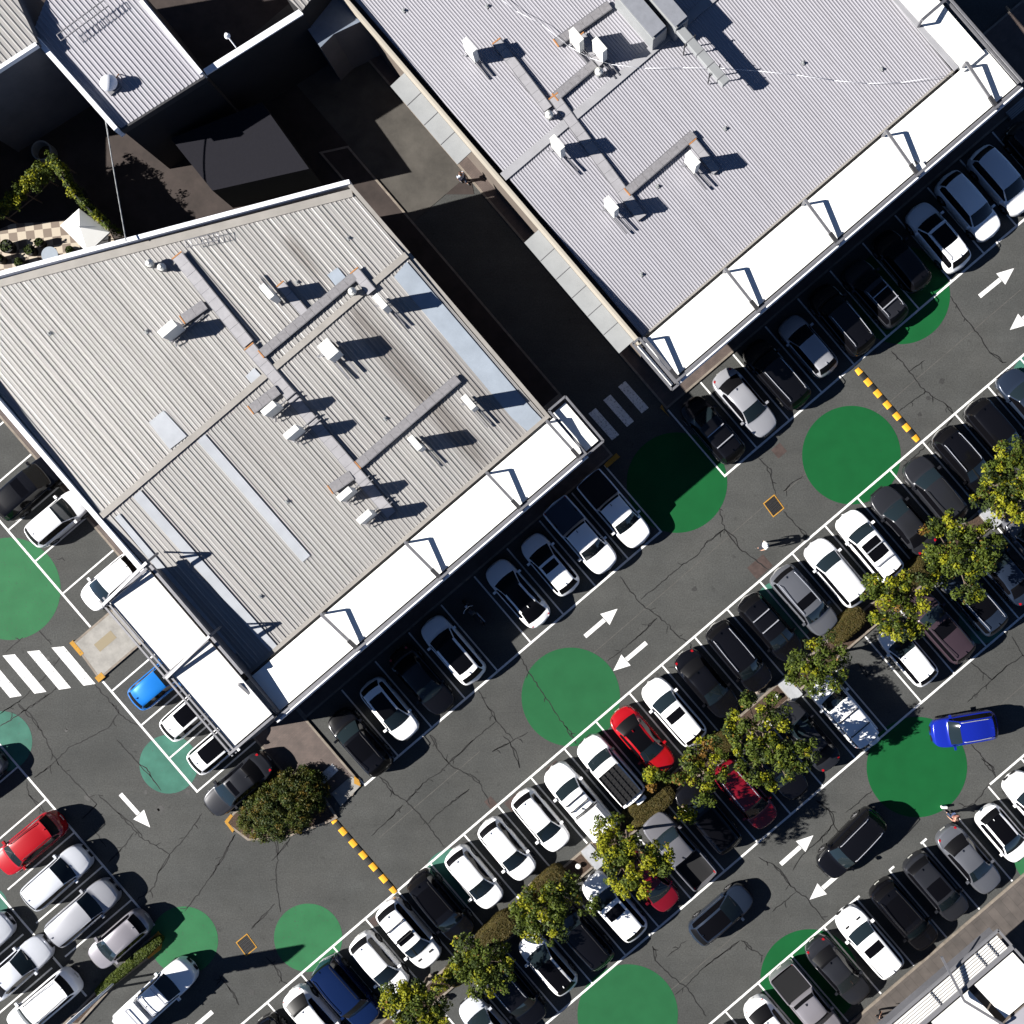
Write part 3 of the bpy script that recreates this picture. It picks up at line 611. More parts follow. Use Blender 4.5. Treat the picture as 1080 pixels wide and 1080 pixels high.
# alley awnings
for (b0, b1_) in ((-424.7, -316), (-207.4, -53.6)):
    m2 = MB(); z = 4.75
    q = [AB(194.7, b0, z), AB(214, b0, z+.12), AB(214, b1_, z+.12), AB(194.7, b1_, z)]
    q[1].x, q[1].y = G(g2l-4.5, gb(b0, z))[:2]; q[2].x, q[2].y = G(g2l-4.5, gb(b1_, z))[:2]
    m2.add([v-Vector((0, 0, .08)) for v in q]+q, [(0, 1, 2, 3), (7, 6, 5, 4), (0, 1, 5, 4), (1, 2, 6, 5), (2, 3, 7, 6), (3, 0, 4, 7)])
    o = m2.build('side_awning', M_SILL, b2); rel(o, O2)
    s = MB(); n = int((b1_-b0)/24)
    for i in range(1, n):
        t = i/n; p = q[0].lerp(q[3], t)+Vector((0, 0, .015)); r_ = q[1].lerp(q[2], t)+Vector((0, 0, .015)); s.beam(p, r_, .03, .03)
    rel(s.build('seams', M_GREYP, o), O2)
# ---- building 4, bottom right
b4 = empty('retail_building', G(0, 760, 0), 0, 'corner of a building with slatted white canopy edge at the bottom right', 'building'); O4 = b4.location.copy()
z4 = 4.6
m2 = MB(); m2.prism([G(-400, gb(748, z4)), G(ga(96, z4), gb(748, z4)), G(ga(96, z4), 1000), G(-400, 1000)], 0, 4.4); rel(m2.build('wall', M_WALL, b4), O4)
for i, (a0, a1) in enumerate(((46, 99), (-14, 38), (-76, -22))):
    m2 = MB(); m2.prism([AB(a0, 697, z4), AB(a1, 697, z4), AB(a1+2, 744, z4), AB(a0+2, 744, z4)], z4-.12, z4, bottom=True); rel(m2.build('canopy', M_PANEL, b4), O4)
m2 = MB(); m2.prism([AB(-320, 748, 4.5), AB(106, 748, 4.5), AB(106, 980, 4.5), AB(-320, 980, 4.5)], 4.41, 4.5); rel(m2.build('roof', M_ROOF2, b4), O4)
s4 = MB()
for i in range(6): s4.beam(AB(-320, 673+3.1*i, z4), AB(98, 673+3.1*i, z4), .10, .07)
rel(s4.build('slats', M_PANEL2, b4), O4); q = MB(); q.prism(quadAZ(-320, 98, 671, 690, z4), 3.4, z4-.25, bottom=True); rel(q.build('soffit', M_WALLG, b4), O4)
f4 = MB(); f4.beam(AB(-320, 668.5, z4+.05), AB(103, 668.5, z4+.05), .12, .18); f4.beam(AB(-320, 691.5, z4+.08), AB(103, 691.5, z4+.08), .22, .22); f4.beam(AB(102.5, 668, z4+.05), AB(104, 748, z4+.05), .14, .18)
for a in (-60, 5, 68, 84): f4.beam(AB(a, 668, z4+.1), AB(a, 691, z4+.1), .05, .06)
rel(f4.build('frame', M_GREYP, b4), O4)
f5 = MB(); f5.beam(AB(39, 651, 5.3), AB(27, 702, z4+.35), .14, .14); f5.beam(AB(27, 702, z4+.35), AB(42, 748, 5.0), .14, .14); f5.beam(AB(42, 748, 4.5), AB(42, 748, 5.0), .12, .12); rel(f5.build('strut', M_STEEL, b4), O4)
# ---- upper left buildings
def simple_building(lbl, roofpts, z, wallm, name='retail_building', roofm=None, ribs=None, parap=(), loc=None, zb=None):
    pts = [W(x, y, z) for x, y in roofpts]; c = sum(pts, Vector((0, 0, 0)))/len(pts); c.z = 0
    o = empty(name, c, 0, lbl, 'building')
    w = MB(); w.prism([Vector((p.x, p.y, 0)) for p in pts], 0, z-.05); rel(w.build('wall', wallm, o), c)
    if ribs:
        # ribs across the polygon by clipping scan lines along the bay direction
        mb = MB(); da = Vector((math.cos(ANG_A), math.sin(ANG_A), 0)); db = Vector((math.sin(ANG_A), -math.cos(ANG_A), 0))
        A = [p.dot(da) for p in pts]; B = [p.dot(db) for p in pts]; n = len(pts)
        def clip(a):
            bs = []
            for i in range(n):
                a1, a2 = A[i], A[(i+1) % n]
                if (a1-a)*(a2-a) <= 0 and abs(a1-a2) > 1e-6: t = (a-a1)/(a2-a1); bs.append(B[i]+(B[(i+1) % n]-B[i])*t)
            return (min(bs), max(bs)) if len(bs) >= 2 else None
        a = min(A)+.01; rows = []
        while a < max(A)-.01:
            for off, hh in ((0, 0), (.34, 0), (.41, .04), (.59, .04), (.66, 0)):
                aa = a+off*ribs
                if aa < max(A)-.01:
                    c2 = clip(aa)
                    if c2: rows.append((aa, c2, hh))
            a += ribs
        vs = []
        for aa, (lo, hi), hh in rows: vs += [da*aa+db*lo+Vector((0, 0, z+hh)), da*aa+db*hi+Vector((0, 0, z+hh))]
        mb.add(vs, [(2*i, 2*i+1, 2*i+3, 2*i+2) for i in range(len(rows)-1)]); rel(mb.build('roof', roofm, o), c)
    else:
        mb = MB(); mb.prism([Vector((p.x, p.y, 0)) for p in pts], z-.04, z); rel(mb.build('roof', roofm, o), c)
    for (p, q, z0, z1, t, m, nm) in parap:
        mb = MB(); wallstrip(mb, W(*p, z1), W(*q, z1), z0, z1, t); rel(mb.build(nm, m, o), c)
    return o
b3 = simple_building('narrow building with ribbed grey roof and white parapet, upper left', [(34, 36), (60, -30), (130, -30), (215, 80), (127, 136)], 6.6, M_DWALL, roofm=M_ROOF2, ribs=.25,
    parap=[((30, 32), (122, 136), 6.0, 7.0, .26, M_FASC, 'parapet'), ((148, 0), (212, 77), 6.0, 6.75, .2, M_FASC, 'edge_cap'), ((127, 137), (216, 81), 6.2, 6.66, .12, M_DARKST, 'gutter')])
shade_building = simple_building('low building just outside the left edge that shades the yard', [(-130, 60), (-46, 60), (-46, 223), (-130, 235)], 4.2, M_WALLG, roofm=M_CHAR)  # out of view, added only to cast the yard's shade
b5 = simple_building('cream ribbed roof in the top left corner', [(-60, 10), (-10, -40), (0, -40), (40, 46), (-60, 110)], 7.4, M_WALLG, roofm=M_ROOF1, ribs=.33, parap=[((-30, 90), (38, 46), 7.2, 7.5, .2, M_FASC, 'gutter')])
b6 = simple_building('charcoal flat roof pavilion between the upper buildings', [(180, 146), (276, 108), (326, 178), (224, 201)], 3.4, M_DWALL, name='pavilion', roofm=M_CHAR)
# long white wall
wl_ = empty('boundary_wall', W(265, 45, 0), 0, 'long thin white topped wall running up to the top edge', 'wall'); m2 = MB(); wallstrip(m2, W(216, 76, 6.2), W(318, 12, 6.2), 0, 6.1, .3); rel(m2.build('wall_panel', M_DWALL, wl_), wl_.location)
m2 = MB(); wallstrip(m2, W(216, 76, 6.2), W(318, 12, 6.2), 6.104, 6.2, .36); rel(m2.build('coping', M_FASC, wl_), wl_.location)
b7 = simple_building('shed with pale blue metal roof by the top edge', [(314, 16), (330, -20), (378, -20), (386, 20), (352, 36), (338, 50)], 4.6, M_WALLG, name='shed', roofm=mat('blue_sheet', (.16, .19, .24), .5, noise=.1))
# the neighbour right of the alley end that shades the lane
b8 = simple_building('cream ribbed roof strip on the top edge', [(300, -5), (325, -30), (352, -30), (318, 12)], 6.4, M_DWALL, roofm=M_ROOF1, ribs=.3)
# ================================================================== ROOF EQUIPMENT
def ac_master():
    o = empty('air_conditioner', (0, 0, 0))
    # local x = long side of the casing
    m = MB(); m.box((0, 0, 1.0), (.95, .36, 1.35)); m.box((0, 0, 1.685), (.99, .40, .03)); m.build('casing', M_ACW, o, bevel=.02)
    for z in (.68, 1.33):
        g = MB(); n = 20
        for r in (.08, .15, .22, .27):
            for i in range(n):
                t0, t1 = 2*math.pi*i/n, 2*math.pi*(i+1)/n; g.beam((-.1+r*math.cos(t0), +.195, z+r*math.sin(t0)), (-.1+r*math.cos(t1), +.195, z+r*math.sin(t1)), .012, .012)
        for i in range(8): t = math.pi*i/8; g.beam((-.1-.27*math.cos(t), +.195, z-.27*math.sin(t)), (-.1+.27*math.cos(t), +.195, z+.27*math.sin(t)), .01, .01)
        g.build('fan_grille', M_DARKST, o)
    for y in (-.16, .16):
        r = MB(); r.box((.55, y, .14), (2.2, .06, .09)); r.box((.4, y, .24), (.06, .06, .16)); r.box((-.4, y, .24), (.06, .06, .16)); r.build('base_rail', M_STEEL, o)
    p = MB(); p.path([(-.3, -.2, .45), (-.35, -.36, .35), (-.5, -.4, .1)], .03); p.path([(-.2, -.2, .45), (-.3, -.4, .3), (-.5, -.45, .1)], .02); p.build('pipework', M_STEEL, o)
    return o
acm = ac_master(); first = [True]
def put(master, used, loc, rz, label=None, group=None, scale=None, cat=None):
    o = master if not used[0] else None
    if o is None: o = copy_tree(master)
    used[0] = False
    o.location = loc; o.rotation_euler = (0, 0, rz)
    if scale: o.scale = scale
    tag(o, label, cat, group); return o
class Proto:
    def __init__(s, m): s.m = m; s.free = True
    def put(s, loc, rz, label, cat=None, group=None, scale=None):
        if s.free: o = s.m; s.free = False
        else: o = copy_tree(s.m)
        o.location = loc; o.rotation_euler = (0, 0, rz); o.scale = scale or (1, 1, 1)
        tag(o, label, cat, group); return o
ACP = Proto(acm)
AB_B = ANG_A - math.pi/2     # world angle pointing down the bays
def ac(px, py, rz, rf, label, grp, sc_=None):
    b = (px-540)*RB[0]+(py-540)*RB[1]; z = rf(b); p = W(px, py, z+1.7); p.z = z+.03     # px, py locate the lid
    ACP.put(p, rz, label, 'air conditioner', grp, tuple(v*.9 for v in (sc_ or (1, 1, 1.08))))
g1_ = 'air conditioners on the cream roof'; g2_ = 'air conditioners on the grey roof'
for (x, y, rz, l, s) in [(281, 307, AB_B+math.pi, 'white rooftop unit nearest the top walkway branch', None), (400.6, 317.6, AB_B, 'white rooftop unit just below the top end of the sloping walkway', None),
    (345, 367.5, AB_B, 'wider white rooftop unit alone above the middle of the cream roof', (1.1, 2.1, 1)), (494, 424, AB_B, 'white rooftop unit at the right end of the lower walkway', None),
    (437.5, 467, AB_B, 'white rooftop unit below the middle of the lower walkway', None), (283, 430.5, ANG_A, 'upper of two slanted units left of the long walkway', None),
    (306.7, 455.5, ANG_A, 'lower of two slanted units left of the long walkway', None), (363, 521, ANG_A, 'upper slanted unit near the foot of the long walkway', None),
    (384, 545, ANG_A, 'lowest unit on the cream roof close to the front canopy', None), (175, 346, ANG_A, 'grey unit far left on two long rails on the cream roof', (1.2, 1.3, 1))]:
    ac(x, y, rz, roofz1, l, g1_, s)
for (x, y, rz, l, s) in [(607.8, 36.5, AB_B, 'unit beside the topmost walkway of the grey roof', None), (632.4, 46.7, AB_B, 'second unit right of the topmost walkway of the grey roof', None),
    (587.7, 150, AB_B, 'unit on the long walkway just below the grey ridge', None), (644.7, 214.5, AB_B, 'unit at the foot of the long walkway on the grey roof', None),
    (731, 166.6, AB_B, 'unit at the upper right end of the short sloping walkway', None), (495, 47, AB_B, 'solitary unit nearest the top left edge of the grey roof', None)]:
    ac(x, y, rz, roofz2, l, g2_, s)
def walkway(p, q, w, rf, lbl, grp, m=None, ends=True):
    bq = lambda r: (r[0]-540)*RB[0]+(r[1]-540)*RB[1]
    z0, z1 = rf(bq(p))+.22, rf(bq(q))+.22
    P = W(*p, z0); Q = W(*q, z1); L = (Q-P).length; d = (Q-P).normalized(); rz = math.atan2(d.y, d.x); pitch = -math.asin(d.z)
    o = empty('roof_walkway', P, 0, lbl, 'walkway', grp); o.rotation_euler = (0, pitch, rz)
    n = max(2, round(L/.62)); mb = MB()
    for i in range(n): mb.box((L*(i+.5)/n, 0, random.uniform(-.004, .008)), (L/n-.012, w, .04))
    mb.build('tread_panels', m or M_WALK, o)
    r = MB()
    for y in (-w/2-.02, w/2+.02): r.box((L/2, y, -.035), (L, .04, .09))
    r.build('side_rails', M_STEEL, o)
    if ends:
        e = MB(); e.box((-.04, 0, 0), (.07, w+.06, .07)); e.build('timber_end', M_TIMBER, o)
    g = MB()
    for i in range(n+1): g.box((L*i/n, 0, -.15), (.05, w-.1, .16))
    g.build('feet', M_STEEL, o)
M_WALK = mat('walkway_mesh', (.19, .185, .195), .7, noise=.2, nscale=6); M_WALK2 = mat('walkway_panel', (.30, .295, .31), .6, noise=.12, nscale=2)
wg = 'metal walkways on the roofs'
for (p, q, w, rf, m, l) in [((276, 373), (374, 291), .46, roofz1, M_WALK, 'dark sloping walkway on the upper part of the cream roof'), ((378, 490), (483, 399), .46, roofz1, M_WALK, 'dark sloping walkway on the lower part of the cream roof'),
    ((187, 270), (262, 363), .62, roofz1, M_WALK2, 'pale walkway from the back parapet of the cream roof to the ridge'), ((263, 366), (413, 543), .58, roofz1, M_WALK2, 'pale walkway running from the ridge down the cream roof'),
    ((193, 337), (216, 321), .5, roofz1, M_WALK, 'very short walkway beside the far left unit'), ((265, 432), (293, 411), .5, roofz1, M_WALK, 'short walkway above the two slanted units'),
    ((349, 516), (371, 501), .5, roofz1, M_WALK, 'short walkway above the lowest units'), ((296, 300), (322, 331), .45, roofz1, M_WALK2, 'short pale walkway ending at the top left unit'), ((374, 286), (392, 308), .5, roofz1, M_WALK2, 'short pale end piece at the top of the upper dark walkway'),
    ((587, 45), (643, 5), .46, roofz2, M_WALK, 'topmost dark sloping walkway on the grey roof'), ((586, 102), (627, 67), .46, roofz2, M_WALK, 'dark sloping walkway above the ridge of the grey roof'),
    ((662, 202), (732, 141), .46, roofz2, M_WALK, 'dark sloping walkway in the middle of the grey roof'), ((524, 44), (578, 115), .5, roofz2, M_WALK2, 'pale walkway leading down from the solitary top unit'),
    ((584, 102), (677, 230), .55, roofz2, M_WALK2, 'long pale walkway crossing the ridge of the grey roof'), ((731, 150), (756, 181), .45, roofz2, M_WALK2, 'short pale walkway under the right hand unit'), ((612, 38), (636, 67), .5, roofz2, M_WALK2, 'pale walkway between two units near the top edge')]:
    walkway(p, q, w, rf, l, wg, m)
def vent_master():
    o = empty('roof_vent', (0, 0, 0)); m = MB(); m.tube((0, 0, -.05), (0, 0, .22), .06, n=12); m.build('pipe', M_SILL, o); m = MB(); m.tube((0, 0, .22), (0, 0, .27), .10, .07, n=12); m.build('cap', M_SILL, o)
    m = MB(); m.box((0, 0, .03), (.3, .3, .06)); m.build('flashing', M_SILL, o); return o
VP = Proto(vent_master())
def vent(x, y, rf, l, g):
    b = (x-540)*RB[0]+(y-540)*RB[1]; z = rf(b); p = W(x, y, z); p.z = z+.04; VP.put(p, ANG_A, l, 'vent', g, (.7, .7, .45))
for i, (x, y) in enumerate([(52.6, 352), (155, 350), (313.5, 298), (406.5, 441.7), (303, 529), (275, 629), (367.6, 251.6), (237, 322)]): vent(x, y, roofz1, 'small pipe vent with cap standing on the cream ribbed roof', 'pipe vents on the cream roof')
for i, (x, y) in enumerate([(764.6, 136), (693.5, 197), (676.5, 290), (846.7, 67), (929.6, 73.4), (426, 11.7), (514, 7)]): vent(x, y, roofz2, 'small pipe vent with cap standing on the grey ribbed roof', 'pipe vents on the grey roof')
def whirly_master():
    o = empty('turbine_vent', (0, 0, 0)); m = MB(); m.tube((0, 0, -.05), (0, 0, .3), .16, n=16); m.build('base', M_SILL, o)
    m = MB(); n = 18
    for i in range(n):
        t = 2*math.pi*i/n
        for k in range(6):
            p0 = math.pi*k/6; p1 = math.pi*(k+1)/6
            P = lambda ph, r: Vector((r*math.sin(ph)*math.cos(t+.25*math.cos(ph)), r*math.sin(ph)*math.sin(t+.25*math.cos(ph)), .5-.2*math.cos(ph)))
            a, b_ = P(p0, .24), P(p1, .24); q = Vector((-math.sin(t), math.cos(t), 0))*.035; w = Vector((math.cos(t), math.sin(t), 0))*.02
            m.add([a-q-w, b_-q-w, b_+q+w, a+q+w], [(0, 1, 2, 3)])
    m.tube((0, 0, .68), (0, 0, .72), .12, .05, n=16); m.build('turbine', M_ACW, o, smooth=True)
    m = MB(); m.sphere((0, 0, .5), (.19, .19, .17)); m.build('core', M_DARKST, o, smooth=True); return o
WP = Proto(whirly_master())
for (x, y, rf, l, s) in [(371.5, 307.5, roofz1, 'round turbine vent under the top end of the dark walkway', 1), (158, 278, roofz1, 'left one of two beige mushroom vents by the back parapet', 1), (170.5, 282, roofz1, 'right one of two beige mushroom vents by the back parapet', 1),
    (631.5, 75.5, roofz2, 'round turbine vent right of the walkway above the grey ridge', 1), (579, 121, roofz2, 'round turbine vent by the corner where the pale walkways meet', 1)]:
    b = (x-540)*RB[0]+(y-540)*RB[1]; z = rf(b); p = W(x, y, z+.5); p.z = z; WP.put(p, 0, l, 'vent', 'turbine vents on the roofs', (s, s, s))
# plant boxes and raised duct at the top of the grey roof
def plant_box(c, size, lbl, h):
    z = roofz2(-420); p = W(*c, z+h); p.z = z; o = empty('plant_unit', p, ANG_A, lbl, 'air handler', 'big plant units on the grey roof')
    m = MB(); m.box((0, 0, h/2+.15), (size[0], size[1], h-.15)); m.build('casing', M_SILL, o, bevel=.03)
    m = MB(); m.box((0, 0, h+.19), (size[0]*.94, size[1]*.94, .06)); m.build('lid', mat('plant_metal', (.20, .21, .235), .5, noise=.1), o)
    m = MB()
    for y in np.linspace(-size[1]*.4, size[1]*.4, 7): m.box((size[0]/2+.01, y, h*.55), (.02, .05, h*.6))
    m.build('louvres', M_DARKST, o)
    m = MB(); [m.box((sx*size[0]*.4, sy*size[1]*.4, .1), (.12, .12, .3)) for sx in (-1, 1) for sy in (-1, 1)]; m.build('feet', M_DARKST, o)
plant_box((676, 13), (1.0, 3.2), 'left and longer of two big metal boxes at the top edge', 1.5); plant_box((698, 1), (.9, 3.4), 'right one of two big metal boxes at the top edge', 1.6)
def duct():
    z = roofz2(-330); p = W(711, 24, z+1.25); q = W(766, 88, z+1.25); q.z -= .06; o = empty('roof_duct', (p+q)/2*1.0, 0, 'long slender pale duct raised on brackets above the grey roof', 'duct'); c = o.location.copy()
    m = MB(); m.beam(p, q, .52, .34); rel(m.build('duct_body', M_SILL, o, bevel=.04), c)
    for t in (.3, .78):
        m = MB(); x = p.lerp(q, t); n = Vector((q-p).normalized().cross(Vector((0, 0, 1))))
        for s in (-1, 1): m.beam(x+n*.36*s+Vector((0, 0, .2)), x+n*.36*s-Vector((0, 0, 1.2)), .06, .06)
        m.beam(x-n*.4+Vector((0, 0, -.2)), x+n*.4+Vector((0, 0, -.2)), .06, .06); rel(m.build('bracket', M_DARKST, o), c)
    for i in range(5):
        m = MB(); x = p.lerp(q, .1+.2*i); d = (q-p).normalized(); m.beam(x-d*.02, x+d*.02, .56, .38); rel(m.build('joint_band', M_GREYP, o), c)
duct()
# safety line across the grey roof and strung cable upper left
def cable(pts, r, name, lbl, m=M_FASC, cat='cable'):
    mb = MB(); mb.path(pts, r, 6); o = mb.build(name, m, None, smooth=True); tag(o, lbl, cat); return o
sl = [(522, -6), (545, 12), (572, 26), (600, 49), (622, 61), (645, 68), (680, 72), (720, 71.5), (760, 72), (800, 75), (840, 79), (880, 85), (915, 88), (950, 87), (1005, 79)]
pts = []
for x, y in sl:
    b = (x-540)*RB[0]+(y-540)*RB[1]; z = roofz2(b)+.35; pts.append(W(x, y, z))
cable(pts, .011, 'safety_line', 'thin white safety cable wandering across the grey roof')
pts = [W(111+22*t, 125+129*t+2*math.sin(t*3), 6.3-.35*math.sin(math.pi*t)) for t in np.linspace(0, 1, 14)]
cable(pts, .035, 'overhead_cable', 'pale cable strung from the white parapet to the cream roof', M_SILL)
# water heater on the narrow roof
p = W(113, 86, 7.3); p.z = 6.62; o = empty('roof_tank', p, ANG_A, 'white rounded tank on the narrow upper left roof', 'tank')
m = MB(); m.sphere((0, 0, .5), (.48, .40, .42), 20, 12); m.build('tank_shell', M_FASC, o, smooth=True); m = MB(); m.box((0, 0, .06), (.8, .7, .12)); m.build('tray', M_GREYP, o); m = MB(); m.path([(.4, 0, .4), (.6, .1, .3), (.7, .3, .02)], .03); m.build('pipe', M_TIMBER, o)
# ladder brackets on the back wall of the cream roof
def ladder(p, q, lbl):
    c = (p+q)/2; o = empty('roof_ladder', c, 0, lbl, 'ladder'); d = (q-p).normalized(); n = Vector((-d.y, d.x, 0))*.2
    m = MB(); m.beam(p+n, q+n, .04, .05); m.beam(p-n, q-n, .04, .05); rel(m.build('stiles', M_STEEL, o), c)
    m = MB(); k = int((q-p).length/.28)
    for i in range(k+1): x = p.lerp(q, i/k); m.tube(x-n, x+n, .018)
    rel(m.build('rungs', M_STEEL, o), c)
ladder(W(196, 257, 6.1), W(231, 249, 6.1), 'grey ladder lying along the back edge of the cream roof')
ladder(W(62, 40, 7.2), W(112, 3, 7.2), 'frame of pipes crossing the upper part of the narrow roof')
# floodlight on the wall
o = empty('floodlight', W(239, 37, 6.2), 0, 'white round lamp on a short arm off the boundary wall', 'lamp'); o.location.z = 0; c = o.location.copy()
m = MB(); a = W(249, 50, 6.2); b_ = W(239, 37, 6.6); m.tube(a, b_, .035); rel(m.build('arm', M_FASC, o), c)
m = MB(); m.tube(b_-Vector((0, 0, .12)), b_+Vector((0, 0, .1)), .17, .09, n=16); rel(m.build('head', M_FASC, o), c)
o = empty('floodlight', W(973, 177, 6.3), ANG_A, 'white square floodlight at the canopy edge above the white cars', 'lamp'); o.location.z = 0
m = MB(); m.box((0, .1, 6.15), (.55, .45, .12)); m.build('housing', M_PANEL, o, bevel=.02); m = MB(); m.beam((0, .1, 6.15), (0, .6, 6.1), .06, .06); m.build('bracket', M_DARKST, o)

# ================================================================== STREET THINGS
def wheel_stop(px, py, lbl):
    o = empty('wheel_stop', W(px, py), AB_B, lbl, 'wheel stop', 'pale wheel stops with yellow ends')
    def prof(x0, x1, mn, m):
        mb = MB(); pr = [(-.08, .0), (-.06, .1), (.06, .1), (.08, 0)]; vs = [(x0, a, b) for a, b in pr]+[(x1, a, b) for a, b in pr]
        mb.add(vs, [(0, 1, 5, 4), (1, 2, 6, 5), (2, 3, 7, 6), (0, 3, 2, 1), (4, 5, 6, 7)]); mb.build(mn, m, o)
    prof(-.72, .72, 'block', M_CONC); prof(-.84, -.72, 'yellow_end', M_YEL); prof(.72, .84, 'yellow_end', M_YEL)
wheel_stop(110, 558.5, 'wheel stop in the empty bay below the silver white hatchback'); wheel_stop(81.5, 525, 'wheel stop at the nose of the silver white hatchback'); wheel_stop(22, 458, 'wheel stop in the shaded bay by the left picture edge')
wheel_stop(503, 631, 'wheel stop in the dark bay of the motorcycle') if False else None
for (x, y, l) in [(626, 903, 'pale square pad under the yellow tree'), (833, 726, 'pale square pad left of the small dark green tree'), (1043, 545, 'pale square pad under the topmost tree'), (416, 1066, 'pale square pad under the lowest tree')]:
    o = empty('concrete_pad', W(x, y), ANG_A, l, 'concrete pad', 'pale pads on the tree median'); m = MB(); m.box((0, 0, .13), (.75, 1.5, .08)); m.build('slab', mat('pale_pad', (.32, .33, .35), .7, noise=.15), o, bevel=.01); m = MB(); m.box((0, 0, .07), (.9, 1.3, .1)); m.build('footing', M_CONC, o)
# pylon sign on the hedge island
def pylon():
    base = W(128, 1030); o = empty('pylon_sign', base, 0, 'tall thin white pylon sign standing on the low hedge island', 'pylon sign'); c = base.copy(); da = Vector((math.cos(ANG_A), math.sin(ANG_A), 0))
    m = MB(); m.tube(base-da*.35, base-da*.35+Vector((0, 0, 7.0)), .07, n=12); m.tube(base-da*1.15, base-da*1.15+Vector((0, 0, 7.0)), .07, n=12); rel(m.build('posts', M_FASC, o), c)
    n_ = Vector((-da.y, da.x, 0)); m = MB(); a = base-da*.02; b_ = base-da*1.45
    m.prism([Vector((v.x, v.y, 0)) for v in (a-n_*.09, b_-n_*.09, b_+n_*.09, a+n_*.09)], 2.9, 7.1, bottom=True); rel(m.build('sign_panel', M_FASC, o), c)
    for k in range(6):
        m = MB(); z = 3.2+k*.68; q = b_; m.prism([Vector((v.x, v.y, 0)) for v in (q-n_*.05, q-da*.22-n_*.05, q-da*.22+n_*.05, q+n_*.05)], [z+.3, z, z, z+.3], [z+.5, z+.5, z+.5, z+.5], bottom=True); rel(m.build('side_fin', M_FASC, o), c)
pylon()
# cafe terrace things
def umbrella():
    corners = [W(63.7, 237.8, 2.5), W(83.5, 220, 2.5), W(115.6, 245, 2.5), W(92.6, 266.7, 2.5)]; c = sum(corners, Vector())/4; base = c.copy(); base.z = .05
    o = empty('market_umbrella', base, 0, 'white square market umbrella half hidden by the creeper', 'umbrella'); ap = c.copy(); ap.z = 3.05
    m = MB(); m.add([v-base for v in corners]+[ap-base], [(0, 1, 4), (1, 2, 4), (2, 3, 4), (3, 0, 4)]); m.add([v-base-Vector((0, 0, .12)) for v in corners]+[v-base for v in corners], [(i, (i+1) % 4, 4+(i+1) % 4, 4+i) for i in range(4)])
    q = m.build('canopy', M_PANEL, o); s = q.modifiers.new('t', 'SOLIDIFY'); s.thickness = .01
    m = MB(); m.tube((0, 0, 0), (ap-base)+Vector((0, 0, .08)), .03, n=10); m.build('pole', M_GREYP, o); m = MB(); m.box((0, 0, .04), (.6, .6, .08)); m.build('base', M_DARKST, o)
    for v in corners: m = MB(); m.beam(Vector((0, 0, 2.9)), (v-base)-Vector((0, 0, .03)), .02, .02); m.build('rib', M_GREYP, o)
umbrella()
def table(x, y, r, m_, l, name='cafe_table', cat='table'):
    o = empty(name, W(x, y, .05), 0, l, cat); m = MB(); m.tube((0, 0, .70), (0, 0, .74), r, n=28); m.build('tabletop', m_, o); m = MB(); m.tube((0, 0, .03), (0, 0, .70), .04); m.build('stem', M_DARKST, o); m = MB(); m.tube((0, 0, 0), (0, 0, .03), r*.55, n=20); m.build('foot', M_DARKST, o)
table(59, 272, .5, M_SKYB, 'round blue grey table beside the back wall of the cream roof')
def tub(x, y, r, l, mm=M_BLK):
    o = empty('planter', W(x, y, .05), 0, l, 'planter', 'dark round planters on the terrace'); m = MB(); m.tube((0, 0, 0), (0, 0, .55), r*.8, r, n=22, cap=False); m.tube((0, 0, .0), (0, 0, .48), r*.7, r*.9, n=22); m.build('pot', mm, o)
    p = MB()
    for i in range(60): 
        t = random.random()*6.28; rr = r*.8*random.random()**.5; a = Vector((rr*math.cos(t), rr*math.sin(t), .5+random.random()*.25)); u = Vector((random.gauss(0, 1), random.gauss(0, 1), random.gauss(0, .5))).normalized()*.09; v = u.orthogonal().normalized()*.05; p.add([a-u, a+v, a+u, a-v], [(0, 1, 2, 3)])
    p.build('foliage', M_LEAFD, o)
# ================================================================== FOLIAGE
def leafmat(name, c, c2, rough=.55):
    m = bpy.data.materials.new(name); m.use_nodes = True; nt = m.node_tree; p = nt.nodes['Principled BSDF']; p.inputs['Roughness'].default_value = rough; p.inputs['Specular IOR Level'].default_value = .12
    tc = nt.nodes.new('ShaderNodeTexCoord'); n = nt.nodes.new('ShaderNodeTexNoise'); n.inputs['Scale'].default_value = 5; n.inputs['Detail'].default_value = 5; n.inputs['Roughness'].default_value = .8
    nt.links.new(tc.outputs['Object'], n.inputs[0]); r = nt.nodes.new('ShaderNodeMapRange'); r.inputs[1].default_value = .35; r.inputs[2].default_value = .65; nt.links.new(n.outputs[0], r.inputs[0])
    mx = nt.nodes.new('ShaderNodeMix'); mx.data_type = 'RGBA'; mx.inputs[6].default_value = (*c, 1); mx.inputs[7].default_value = (*c2, 1); nt.links.new(r.outputs[0], mx.inputs[0]); nt.links.new(mx.outputs[2], p.inputs['Base Color'])
    # thin leaves let a little light through
    tr = nt.nodes.new('ShaderNodeBsdfTranslucent'); nt.links.new(mx.outputs[2], tr.inputs[0]); ms = nt.nodes.new('ShaderNodeMixShader'); ms.inputs[0].default_value = .25
    out = nt.nodes['Material Output']; nt.links.new(p.outputs[0], ms.inputs[1]); nt.links.new(tr.outputs[0], ms.inputs[2]); nt.links.new(ms.outputs[0], out.inputs[0])
    return m
M_LEAF = leafmat('leaf_green', (.040, .062, .010), (.10, .13, .018)); M_LEAFY = leafmat('leaf_yellow_green', (.16, .18, .012), (.30, .29, .014)); M_LEAFO = leafmat('leaf_orange', (.22, .10, .02), (.12, .09, .02)); M_LEAFD = leafmat('leaf_dark', (.022, .035, .010), (.05, .07, .016))
